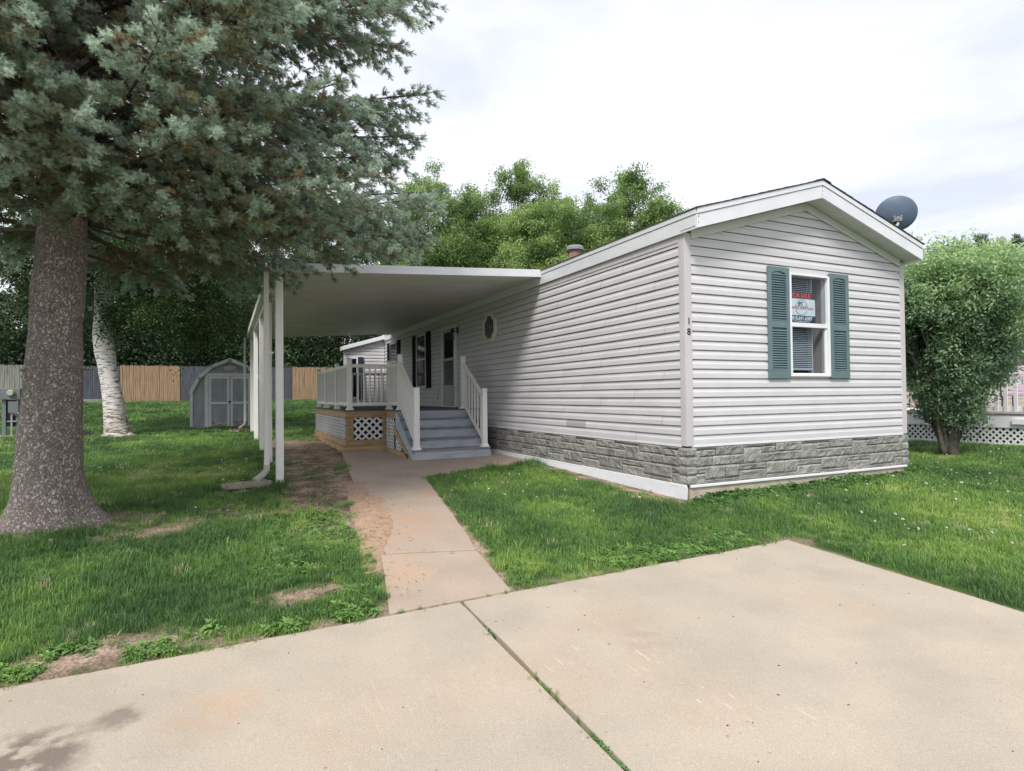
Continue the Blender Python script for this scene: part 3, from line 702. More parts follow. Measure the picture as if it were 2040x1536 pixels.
def lamp():
    y, z, x = 8.22, 3.14, -.16; m = MB()
    m.box(-.04, -.02, y - .055, y + .055, z - .02, z + .14)
    m.tube([(-.03, y, z + .06), (-.09, y, z + .11), (-.15, y, z + .10), (x, y, z + .05)], .009, 6)
    m.tube([(x, y, z + .13), (x, y, z + .10), (x, y, z + .075), (x, y, z + .02), (x, y, z + .005)], [.004, .012, .03, .07, .075], 8)
    m.tube([(x, y, z - .155), (x, y, z - .17), (x, y, z - .19)], [.055, .05, .015], 8)
    for k in range(4):
        a = math.pi / 4 + k * math.pi / 2; m.tube([(x + .06 * math.cos(a), y + .06 * math.sin(a), z + .01), (x + .048 * math.cos(a), y + .048 * math.sin(a), z - .16)], .005, 4)
    l_ = m.build('wall_lamp', M['black'], home, label='black coach lantern beside the door')
    MB().tube([(x, y, z), (x, y, z - .155)], [.055, .043], 8).build('lamp_glass', M['glass'], l_)
lamp()
B(-.05, -.02, 9.83, 9.95, 1.42, 1.56).build('outlet_cover', M['white'], home, bevel=.005)
# roof vent
m = MB(); vx, vy = 1.0, 4.26; vz = zr(vx)
m.tube([(vx, vy, vz - .08), (vx, vy, vz + .10)], [.16, .14], 16); v_ = m.build('roof_vent', M['galv'], home, label='round roof vent with rusty collar and grey cap')
MB().tube([(vx, vy, vz + .09), (vx, vy, vz + .27)], [.125, .13], 16).build('collar', M['rust'], v_)
MB().tube([(vx, vy, vz + .27), (vx, vy, vz + .275), (vx, vy, vz + .33), (vx, vy, vz + .36), (vx, vy, vz + .375)], [.13, .175, .175, .15, .05], 20).build('cap', pm('vent_cap', (.24, .27, .29), rough=.5), v_)

# projecting room at the far end
tip = thing('rear_addition', 'small grey sided addition with a sloping white roof edge beyond the carport', 'house addition', (-.7, 16, gz(-.7, 16)))
TX = -1.45; zt = lambda x: 3.66 + .29 * x
m = MB(); m.prism([(TX, .45), (-.01, .45), (-.01, zt(0)), (TX, zt(TX))], 'y', 15.93, 16.2); m.build('wall', M['siding'], tip)
i = 0
while True:
    z = ZS + i * EXP; i += 1
    if z > 3.55: break
    a = max(TX + .02, (z + EXP - 3.66) / .29); 
    if a > -.1: break
    siding_panel('front', a, -.03, z, tip, plane=15.925)
m = MB(); m.hexa([(TX - .1, 15.75, zt(TX - .1) - .0), (.0, 15.75, zt(0)), (0, 16.3, zt(0)), (TX - .1, 16.3, zt(TX - .1)), (TX - .1, 15.75, zt(TX - .1) + .14), (0, 15.75, zt(0) + .14), (0, 16.3, zt(0) + .14), (TX - .1, 16.3, zt(TX - .1) + .14)])
m.build('roof', M['white'], tip, bevel=.006)
B(TX - .02, TX + .06, 15.89, 15.92, .5, zt(TX)).build('corner_post', M['trim'], tip)
m = MB(); m.box(-1.24, -.92, 15.86, 15.9, 1.5, 2.96); w = m.build('window', M['white'], tip); B(-1.22, -1.06, 15.852, 15.858, 1.55, 2.92).build('pane', M['darkglass'], w)
B(-1.0, -.80, 15.85, 15.88, 1.45, 2.98).build('shutter', pm('navy_shutter', (.03, .045, .075), rough=.5), tip)

# ------------------------------------------------------------------ satellite dish
dish = thing('satellite_dish', 'blue grey satellite dish seen from behind above the right end of the gable roof', 'satellite dish', (4.28, .35, zr(4.28)))
def mk_dish():
    c = Vector((4.58, .12, 4.435)); n_ = Vector((.70, .66, .27)).normalized()     # pointing away from the viewer
    u = Vector((0, 0, 1)).cross(n_).normalized(); v = n_.cross(u)
    m = MB(); nr, na = 7, 36; vs = []; fs = []
    for sgn, base in ((0, 0), (1, .006)):
        for i in range(nr + 1):
            r = i / nr
            for k in range(na):
                a = 2 * math.pi * k / na; x = r * .305 * math.cos(a); y = r * .285 * math.sin(a)
                vs.append(c + u * x + v * y + n_ * (.075 * r * r + base))
    S = (nr + 1) * na
    for q in (0, S):
        for i in range(nr):
            for k in range(na): fs.append((q + i * na + k, q + i * na + (k + 1) % na, q + (i + 1) * na + (k + 1) % na, q + (i + 1) * na + k))
    for k in range(na): fs.append((nr * na + k, nr * na + (k + 1) % na, S + nr * na + (k + 1) % na, S + nr * na + k))
    m.add(vs, fs); o = m.build('reflector', M['dish'], dish, smooth=True)
    b = c - n_ * .05 - v * .09; m = MB()
    m.beam(b - u * .055, b + u * .055, .11, .05, up=v); m.tube([b + u * .05 + v * .05, b + u * .05 + v * .05 - n_ * .03], .016, 8); m.tube([b - u * .05 + v * .05, b - u * .05 + v * .05 - n_ * .03], .016, 8); m.tube([b + u * .06 - v * .02, b + u * .06 - v * .02 - n_ * .03], .016, 8)
    m.tube([b - n_ * .02 + v * .02, b - n_ * .06 + v * .02], .03, 10)
    m.build('bracket', M['galv'], dish, bevel=.004)
    MB().tube([b, b - v * .08 - n_ * .03, Vector((4.36, .28, 4.0)), Vector((4.3, .36, zr(4.3)))], .026, 10).build('mast', M['galv'], dish, smooth=True)
    B(4.2, 4.38, .28, .46, zr(4.3) - .02, zr(4.3) + .035).build('foot', M['galv'], dish)
    m = MB(); m.tube([c + n_ * .07 - v * .27 , c + n_ * .35 - v * .27, c + n_ * .42 - v * .12], .012, 6); m.build('feed_arm', M['galv'], dish)
    p0 = c + u * .18 - v * .22; m = MB(); cs = MB()
    for e in (0, .02):
        pts = [b + Vector((.03, 0, -.1)), p0 + Vector((.05, 0, -.06 - e)), p0 + Vector((.09 + e, 0, .0)), p0 + Vector((.06, .02, .05))]
        cs.tube([Vector(pts[0]).lerp(pts[1], .0)] + [((1 - t) ** 3) * pts[0] + 3 * t * (1 - t) ** 2 * pts[1] + 3 * t * t * (1 - t) * pts[2] + t ** 3 * pts[3] for t in (.2, .4, .6, .8, 1)], .004, 5)
    cs.build('cable', M['black'], dish)
mk_dish()

# ------------------------------------------------------------------ carport
cp = thing('carport', 'long flat aluminium carport on slender white posts attached to the side of the grey home', 'carport', (-2.3, 9, gz(-2.3, 9)))
CX0, CX1, CY0, CY1 = -4.68, -.035, 3.72, 14.7
zc = lambda x: 3.735 + .0565 * x        # underside
npan = 36; pw = (CY1 - CY0 - .08) / npan
for k in range(npan):
    y = CY0 + .04 + k * pw; a, b = CX0 + .06, CX1
    m = MB(); m.hexa([(a, y, zc(a)), (b, y, zc(b)), (b, y + pw - .022, zc(b)), (a, y + pw - .022, zc(a)), (a, y, zc(a) + .03), (b, y, zc(b) + .03), (b, y + pw - .022, zc(b) + .03), (a, y + pw - .022, zc(a) + .03)])
    o = m.build('roof_panel', M['pan'], cp)
m = MB(); m.hexa([(CX0 + .05, CY0 + .04, zc(CX0 + .05) + .031), (CX1, CY0 + .04, zc(CX1) + .031), (CX1, CY1, zc(CX1) + .031), (CX0 + .05, CY1, zc(CX0) + .031), (CX0 + .05, CY0 + .04, zc(CX0 + .05) + .07), (CX1, CY0 + .04, zc(CX1) + .07), (CX1, CY1, zc(CX1) + .07), (CX0 + .05, CY1, zc(CX0) + .07)])
m.build('roof_deck', M['underlay'], cp)
for (ya, yb) in ((CY0, CY0 + .035), (CY1, CY1 + .035)):
    a, b = CX0, CX1 + .01; m = MB()
    m.hexa([(a, ya, zc(a) - .02), (b, ya, zc(b) - .02), (b, yb, zc(b) - .02), (a, yb, zc(a) - .02), (a, ya, zc(a) + .115), (b, ya, zc(b) + .115), (b, yb, zc(b) + .115), (a, yb, zc(a) + .115)])
    m.build('end_fascia', M['fascia'], cp, bevel=.003)
m = MB(); a = CX0 - .012
m.box(a, a + .02, CY0 + .036, CY1 - .001, zc(CX0) - .02, zc(CX0) + .115); m.box(a + .02, a + .10, CY0 + .036, CY1 - .001, zc(CX0) - .02, zc(CX0) - .004)
m.build('gutter', M['carport'], cp, bevel=.003)
B(-4.60, -4.50, CY0 + .05, CY1 - .02, zc(-4.6) - .135, zc(-4.6) - .004).build('beam', M['carport'], cp, bevel=.003)
for y in (3.80, 6.3, 8.65, 11.6, 14.2):
    yy = y
    B(-4.605, -4.495, yy - .05, yy + .05, gz(-4.5, yy) - .1, zc(-4.55) - .137).build('post', M['railing'], cp, bevel=.006)
    B(-4.590, -4.51, yy - .06, yy - .051, zc(-4.55) - .26, zc(-4.55) - .10).build('post_bracket', M['railing'], cp, bevel=.003)
def downspout(y, lean=0., far=False):
    x = -4.745; zt_ = zc(CX0) - .02; zb = gz(x, y) + .30; m = MB(); w = .035
    m.box(x - w, x + w, y - .03, y + .03, zb, zt_)
    o = m.build('downspout', M['carport'], cp, bevel=.006, label='square downspout with kicked out elbow')
    pts = [(x, y, zb + .01), (x, y, zb - .05), (x - .03, y - .03, zb - .10), (x - .10, y - .08, zb - .15), (x - .17, y - .12, zb - .19)]
    MB().tube(pts, [.044, .046, .046, .046, .05], 6).build('elbow', M['splash2'], o)
    for k in range(3): B(x - .04, x + .04, y - .035, y + .035, zb - .02 + k * .05, zb - .012 + k * .05).build('rib', M['carport'], o)
    B(x - w - .004, x + w + .06, y - .034, y + .034, 2.2, 2.23).build('strap', M['carport'], o)
M['splash2'] = pm('worn_elbow', (.50, .48, .44), (.36, .33, .28), scale=12, rough=.6)
downspout(3.58); downspout(14.75)
def splash(x, y, rz, lab):
    t = thing('splash_block', lab, 'splash block', (x, y, gz(x, y)), 'splash blocks under the downspouts')
    m = MB(); L_, w0, w1 = .62, .14, .2
    pr = lambda w, h: [(-w, 0), (w, 0), (w, h), (w - .035, h), (w - .05, h * .45), (-w + .05, h * .45), (-w + .035, h), (-w, h)]
    a = pr(w0 * .8, .10); b = pr(w1 * .75, .055); n = 8
    M_ = Matrix.Translation((x, y, gz(x, y) - .01)) @ Matrix.Rotation(rz, 4, 'Z') @ Matrix.Rotation(math.radians(3), 4, 'Y')
    vs = [M_ @ Vector((0, p[0], p[1])) for p in a] + [M_ @ Vector((-L_, p[0], p[1])) for p in b]
    m.add(vs, [(0, 1, 4, 5), (1, 2, 3, 4), (5, 6, 7, 0), (8, 9, 12, 13), (9, 10, 11, 12), (13, 14, 15, 8)] + [(i, (i + 1) % n, n + (i + 1) % n, n + i) for i in range(n)])
    m.build('trough', M['splash'], t, bevel=.008)
splash(-4.72, 3.62, math.radians(18), 'stained concrete splash block below the near carport downspout')
splash(-4.75, 14.75, math.radians(60), 'far concrete splash block in the grass below the rear carport downspout')

# ------------------------------------------------------------------ deck with steps
dk = thing('deck', 'raised treated wood deck with white railings lattice skirts and blue grey painted steps', 'deck', (-1.4, 8.5, gz(-1.4, 8.5)))
ZD = 1.26; DX0, DXM, DY0, DYF, DY1 = -2.9, -2.0, 7.5, 6.65, 12.5
for k in range(36):      # deck boards along x
    y = DYF + k * (DY1 - DYF) / 36; a = DXM if y < DY0 - .01 else DX0
    B(a - .03, -.03, y + .002, y + (DY1 - DYF) / 36 - .004, ZD - .035, ZD).build('deck_board', M['deck'], dk)
def lattice(p0, p1, z0, z1, out, name='lattice', sp=.145, w=.042):
    """diagonal lattice in vertical plane p0-p1"""
    p0 = Vector((*p0, 0)); p1 = Vector((*p1, 0)); d = (p1 - p0); Ls = d.length; d.normalize(); nrm = Vector((out[0], out[1], 0)); H = z1 - z0; m = MB()
    for sgn, dep in ((1, .0), (-1, .007)):
        c = -H
        while c < Ls + H:
            # line u = c + t, v = t (or H-t)
            a0 = max(0, -c); a1 = min(H, Ls - c)
            if a1 - a0 > .02:
                A = (c + a0, a0 if sgn > 0 else H - a0); Bq = (c + a1, a1 if sgn > 0 else H - a1)
                P = lambda q: p0 + d * q[0] + Vector((0, 0, z0 + q[1])) + nrm * dep
                m.beam(P(A), P(Bq), .006, w, up=d.cross(nrm) if 0 else Vector((-(Bq[1] - A[1]) * d.x, -(Bq[1] - A[1]) * d.y, (Bq[0] - A[0]))))
            c += sp
    m.build(name, M['lattice'], dk)
# framing boards
zg = .30
B(DX0 - .02, DX0 + .03, DY0 - .02, DY1, ZD - .175, ZD - .036).build('rim_board', M['wood'], dk, bevel=.004)
B(DX0 + .031, DXM - .03, DY0 - .02, DY0 + .02, ZD - .175, ZD - .036).build('rim_board', M['wood'], dk, bevel=.004)
B(DXM - .028, DXM + .02, DYF + .0, DY0 - .021, ZD - .175, ZD - .036).build('rim_board', M['wood'], dk, bevel=.004)
B(DXM + .021, -.05, DYF + .024, DYF + .06, ZD - .2, ZD - .036).build('rim_board', M['step'], dk, bevel=.004)
for (x, y) in ((DX0 + .02, DY0 + .02), (DXM - .07, DY0 + .02), (DX0 + .02, 9.2), (DX0 + .02, 10.9), (DX0 + .02, DY1 - .1)):
    B(x - .025, x + .09, y - .025, y + .07, gz(x, y) - .02, ZD - .177).build('post', M['wood'], dk, bevel=.005)
# lower boards
for (z0, z1, o_) in ((.47, .60, .0), (.27, .465, -.06)):
    B(DX0 - .03 + o_, DX0 - .0 + o_, DY0 - .03 + o_, DY1, z0, z1).build('base_board', M['wood'], dk, bevel=.005)
    B(DX0 + .001 + o_, DXM - .0, DY0 - .04 + o_, DY0 - .01 + o_, z0, z1).build('base_board', M['wood'], dk, bevel=.005)
B(DX0 - .09, DX0 + .01, DY0 - .09, DY1, .455, .469).build('base_board', M['wood'], dk); B(DX0 + .011, DXM, DY0 - .09, DY0 - .0, .455, .469).build('base_board', M['wood'], dk)
lattice((DX0 - .002, DY0 + .12), (DX0 - .002, DY1 - .05), .605, ZD - .178, (-1, 0)); lattice((DX0 + .16, DY0 - .004), (DXM - .12, DY0 - .004), .60, ZD - .178, (0, -1), sp=.165, w=.044)
B(DX0 + .10, DX0 + .15, DY0 - .022, DY0 - .001, .602, ZD - .177).build('trim_board', M['wood'], dk, bevel=.003); B(DXM - .115, DXM - .02, DY0 - .022, DY0 - .001, .602, ZD - .177).build('trim_board', M['wood'], dk, bevel=.003)
# solid near-black boxes standing in for the shade under the deck
m = MB(); m.box(DX0 + .12, -.1, DY0 + .12, DY1 - .1, .3, ZD - .2); m.box(DXM + .1, -.1, DYF + .1, DY0 + .2, .3, ZD - .25); m.build('shade_fill', M['shadeblack'], dk)
# stair
SX0_, SX1_ = -2.0, -.42; NR = 5; rise = (ZD - .315) / NR; tr = .325; SY0 = DYF - tr * (NR - 1)
for k in range(NR):
    y = SY0 + k * tr; z0 = .315 + k * rise
    B(SX0_, SX1_, y, y + .022, z0 - .01, z0 + rise - .03).build('riser', M['step'], dk, bevel=.003)
    if k < NR - 1:
        B(SX0_ - .01, SX1_ + .01, y - .025, y + tr / 2 - .004, z0 + rise - .029, z0 + rise).build('tread', M['tread'], dk, bevel=.005)
        B(SX0_ - .01, SX1_ + .01, y + tr / 2, y + tr - .002, z0 + rise - .029, z0 + rise).build('tread', M['tread'], dk, bevel=.005)
for xs in ((SX0_ - .035, SX0_ - .002), (SX1_ + .002, SX1_ + .035)):
    m = MB(); m.prism([(SY0 - .0, .29), (SY0 + .17, .29), (DYF - .0, ZD - .36), (DYF - .0, ZD - .05), (DYF - .08, ZD - .05), (SY0, .42)], 'x', xs[0], xs[1])
    m.build('stringer', M['step'], dk, bevel=.003)
# wooden diagonal board with lattice under the left stringer
m = MB(); m.prism([(SY0 + .02, .30), (SY0 + .24, .30), (DYF + .02, ZD - .50), (DYF + .02, ZD - .34)], 'x', SX0_ - .065, SX0_ - .038); m.build('brace_board', M['wood'], dk, bevel=.004)
B(SX0_ - .065, SX0_ - .038, SY0 + .25, DYF + .85, .29, .42).build('base_board', M['wood'], dk, bevel=.004)
B(SX0_ - .055, SX0_ - .03, DYF - .02, DYF + .05, .421, ZD - .35).build('trim_board', pm('old_wood', (.12, .10, .09), rough=.9, rnd=.1), dk); 
lattice((SX0_ - .03, DYF + .06), (SX0_ - .03, DY0 - .05), .42, ZD - .178, (-1, 0)); lattice((SX0_ - .03, DYF - .48), (SX0_ - .03, DYF - .03), .42, .68, (-1, 0))
m = MB(); m.box(SX0_ + .01, SX0_ + .03, DYF - .6, DYF + .1, .35, .75); m.build('shade_fill', M['shadeblack'], dk)  # near-black sheet painted as shade behind the stair lattice
# railings
bal_mesh = {}
def rail_post(x, y, z0, h=1.15, s=.05):
    m = MB(); m.box(x - s, x + s, y - s, y + s, z0, z0 + h - .03)
    p = m.build('rail_post', M['railing'], dk, bevel=.005)
    MB().tube([(x, y, z0 + h - .03), (x, y, z0 + h - .012), (x, y, z0 + h)], [s * 1.5, s * 1.45, .02], 4).build('cap', M['railing'], p) if 0 else None
    c = MB(); c.box(x - s - .008, x + s + .008, y - s - .008, y + s + .008, z0 + h - .03, z0 + h - .012); c.box(x - s * .6, x + s * .6, y - s * .6, y + s * .6, z0 + h - .012, z0 + h); c.build('cap', M['railing'], p, bevel=.004)
    c = MB(); c.hexa([(x - s - .03, y - s - .03, z0), (x + s + .03, y - s - .03, z0), (x + s + .03, y + s + .03, z0), (x - s - .03, y + s + .03, z0), (x - s - .004, y - s - .004, z0 + .06), (x + s + .004, y - s - .004, z0 + .06), (x + s + .004, y + s + .004, z0 + .06), (x - s - .004, y + s + .004, z0 + .06)]); c.build('skirt', M['railing'], p)
def baluster(x, y, z0, z1, s=.015):
    key = round(z1 - z0, 2)
    if key not in bal_mesh: bal_mesh[key] = B(-s, s, -s, s, 0, z1 - z0).mesh('baluster'); bal_mesh[key].materials.append(M['railing'])
    o = bpy.data.objects.new('baluster', bal_mesh[key]); COL.objects.link(o); o.parent = dk; o.location = Vector((x, y, z0)) - OFF[dk.name]; OFF[o.name] = OFF[dk.name]
def rail(p, q, zp, zq, n, top=.98, bot=.13):
    """zp,zq floor heights at ends"""
    for h, w, t in ((top, .055, .075), (bot, .045, .07)):
        MB().beam((p[0], p[1], zp + h), (q[0], q[1], zq + h), w, t).build('top_rail' if h == top else 'bottom_rail', M['railing'], dk, bevel=.006)
    for k in range(n):
        t = (k + 1) / (n + 1); z = zp + (zq - zp) * t
        baluster(p[0] + (q[0] - p[0]) * t, p[1] + (q[1] - p[1]) * t, z + bot + .03, z + top - .03)
P1 = (DX0 + .08, DY0 + .05); P2 = (DXM + .05, DY0 + .03); P3 = (-1.9, DYF + .10); P5 = (-.47, DYF + .06); P4 = (-1.93, SY0 + .10); P6 = (-.49, SY0 + .10)
rail_post(*P1, ZD); rail_post(P2[0], P2[1], ZD, 1.1, .045); rail_post(*P3, ZD, 1.2); rail_post(*P5, ZD, 1.18)
rail_post(P4[0], P4[1], .315 + rise, 1.22, .055); rail_post(P6[0], P6[1], .315 + rise, 1.2)
ys = [9.2, 10.9, 12.42]; prev = P1
for y in ys:
    rail_post(P1[0], y, ZD, 1.12, .045); rail((P1[0], prev[1] + .05), (P1[0], y - .05), ZD, ZD, 12); prev = (P1[0], y)
rail_post(-.2, 12.42, ZD, 1.12); rail((P1[0] + .05, 12.42), (-.25, 12.42), ZD, ZD, 18)
rail((P1[0] + .05, P1[1]), (P2[0] - .04, P2[1]), ZD, ZD, 5); rail((P2[0], P2[1] - .05), (P3[0], P3[1] + .05), ZD, ZD, 6)
zb = .315 + rise
rail((P4[0] + .0, P4[1] + .03), (P3[0], P3[1] - .05), zb + .02, ZD, 8, top=1.0, bot=.10); rail((P6[0], P6[1] + .03), (P5[0], P5[1] - .05), zb + .02, ZD, 6, top=1.0, bot=.10)

# ------------------------------------------------------------------ background structures
fences = []
def fence(x0, x1, y, zb, ztop, mat, label, dogear=True, skew=0.):
    t = thing('fence', label, 'fence', ((x0 + x1) / 2, y, zb), 'stockade fence sections along the back of the yard')
    m = MB(); x = x0; pw_ = .09
    while x < x1 - .02:
        w = pw_ - .008; xx = min(x + w, x1); h = ztop + random.uniform(-.02, .02); a = random.uniform(-.008, .008); yy = y + skew * (x - x0)
        m.prism([(x, zb - .05), (xx, zb - .05), (xx + a, h - .05), ((x + xx) / 2 + a, h), (x + a, h - .05)], 'y', yy, yy + .018); x += pw_
    m.build('picket', mat, t, kind='stuff')
    for z in (zb + .3, (zb + ztop) / 2, ztop - .25): B(x0, x1, y + .02 + min(0, skew * (x1 - x0)), y + .06, z, z + .09).build('rail', mat, t)
    n = max(1, int((x1 - x0) / 2.45))
    for k in range(n + 1):
        xx = x0 + (x1 - x0) * k / n; B(xx - .045, xx + .045, y + .062, y + .15, zb - .1, ztop - .1).build('post', mat, t)
fence(-26, -11.45, 28, 1.14, 3.17, M['weathered'], 'weathered grey green picket fence at the far left behind the meter post')
fence(-11.40, -9.87, 28.02, 1.35, 3.15, M['oldfence'], 'narrow dark blue grey fence section between the spruce trunk and the birch')
fence(-9.84, -7.34, 28, 1.38, 3.20, M['cedar'], 'new orange cedar fence section right of the birch trunk')
fence(-7.31, -2.1, 28.02, 1.38, 3.20, M['oldfence'], 'dark blue grey fence section behind the shed and carport posts')
fence(-2.07, 2.9, 28, 1.36, 3.20, M['cedar'], 'new orange cedar fence section behind the deck railing')
fence(2.95, 16, 28.02, 1.36, 3.20, M['oldfence'], 'dark blue grey fence section hidden behind the mobile home')
B(-11.3, -9.9, 27.6, 27.9, 1.3, 1.58).build('retaining_board', M['weathered'])
tag(bpy.data.objects['retaining_board'], 'low grey landscape timber at the foot of the dark fence', 'timber')
OFFX = None

# shed
def shed():
    cx, y0, y1 = -5.16, 16.4, 19.2; hw = 1.19; zb = .57
    t = thing('garden_shed', 'grey blue gambrel roofed garden shed with double doors', 'shed', (cx, y0, zb))
    prof = [(-hw, zb), (hw, zb), (hw, 1.75), (hw - .24, 2.24), (hw - .63, 2.62), (0, 2.87), (-hw + .63, 2.62), (-hw + .24, 2.24), (-hw, 1.75)]
    m = MB(); m.prism([(cx + a, b) for a, b in prof], 'y', y0, y1); m.build('wall', M['shed'], t)
    pts = prof[2:]
    for i in range(len(pts) - 1):
        (a, za), (b, zb_) = pts[i], pts[i + 1]; d = Vector((b - a, 0, zb_ - za)).normalized(); n_ = Vector((-d.z, 0, d.x)); 
        if n_.z < 0: n_ = -n_
        A = Vector((cx + a, 0, za)) - d * .01; Bq = Vector((cx + b, 0, zb_)) + d * .01
        m = MB(); q = lambda p, y, o: (p.x + n_.x * o, y, p.z + n_.z * o)
        m.hexa([q(A, y0 - .1, .002), q(Bq, y0 - .1, .002), q(Bq, y1 + .1, .002), q(A, y1 + .1, .002), q(A, y0 - .1, .03), q(Bq, y0 - .1, .03), q(Bq, y1 + .1, .03), q(A, y1 + .1, .03)]); m.build('roof', M['shedroof'], t)
        m = MB(); m.hexa([q(A, y0 - .115, -.07), q(Bq, y0 - .115, -.07), q(Bq, y0 - .02, -.07), q(A, y0 - .02, -.07), q(A, y0 - .115, .034), q(Bq, y0 - .115, .034), q(Bq, y0 - .02, .034), q(A, y0 - .02, .034)]); m.build('roof_trim', M['shedtrim'], t)
    for s in (-1, 1): B(*sorted((cx + s * hw, cx + s * (hw - .08))), y0 - .025, y0 - .001, zb, 1.74).build('corner_trim', M['shedtrim'], t)
    zt = 2.30
    B(cx - .76, cx + .76, y0 - .045, y0 - .001, zt, zt + .09).build('door_header', M['shedtrim'], t)
    for s in (-1, 1): B(*sorted((cx + s * .645, cx + s * .76)), y0 - .04, y0 - .001, zb, zt).build('door_jamb', M['shedtrim'], t)
    for s in (-1, 1):
        a, b = sorted((cx + s * .012, cx + s * .635)); d = B(a, b, y0 - .03, y0 - .001, zb + .04, zt - .01).build('door', M['shed'], t)
        for (p, q, r, u) in ((a, a + .075, zb + .04, zt - .01), (b - .075, b, zb + .04, zt - .01), (a + .075, b - .075, zt - .09, zt - .01), (a + .075, b - .075, 1.36, 1.43)): B(p, q, y0 - .048, y0 - .031, r, u).build('door_trim', M['shedtrim'], d)
        B(a + .075, b - .075, y0 - .048, y0 - .031, zb + .09, zb + .20).build('kick_board', M['shedworn'], d)
    B(cx - .05, cx + .03, y0 - .075, y0 - .049, 1.41, 1.46).build('latch', M['black'], t)
    m = MB(); m.box(cx - .20, cx + .20, y0 - .03, y0 - .001, 2.48, 2.66)
    v = m.build('gable_vent', M['shedworn'], t)
    for k in range(5): B(cx - .17, cx + .17, y0 - .037, y0 - .031, 2.5 + k * .03, 2.515 + k * .03).build('louvre', M['shedtrim'], v)
shed()

# utility meter pedestal
def meter():
    x, y = -10.75, 15.4; zb = gz(x, y); t = thing('utility_pedestal', 'grey electric meter pedestal just left of the big spruce trunk', 'electric meter', (x, y, zb))
    B(x - .24, x + .24, y - .12, y + .10, zb + 1.06, zb + 1.37).build('meter_box', M['meter'], t, bevel=.01)
    MB().tube([(x + .03, y - .12, zb + 1.24), (x + .03, y - .17, zb + 1.24), (x + .03, y - .22, zb + 1.24)], [.095, .09, .07], 16).build('meter_glass', M['meterglass'], t)
    B(x - .19, x - .10, y - .04, y + .05, zb, zb + 1.055).build('post', M['meter'], t, bevel=.005); B(x + .12, x + .21, y - .04, y + .05, zb, zb + 1.055).build('post', M['meter'], t, bevel=.005)
    B(x - .03, x + .20, y - .13, y - .042, zb + .68, zb + 1.0).build('breaker_box', M['meter'], t, bevel=.006)
    B(x - .099, x + .119, y + .0, y + .02, zb + .3, zb + 1.05).build('back_panel', M['black'], t)
    MB().tube([(x + .04, y - .08, zb), (x + .04, y - .08, zb + .67)], .025, 8).build('conduit', M['galv'], t)
    B(x - .06, x + .16, y - .11, y - .05, zb + .43, zb + .46).build('clamp', M['galv'], t)
    m = MB(); m.box(x - .9, x + .5, y - .35, y + .3, zb - .02, zb + .05); tag(m.build('concrete_pad', M['splash']), 'low concrete pad under the utility pedestal', 'concrete pad')
meter()

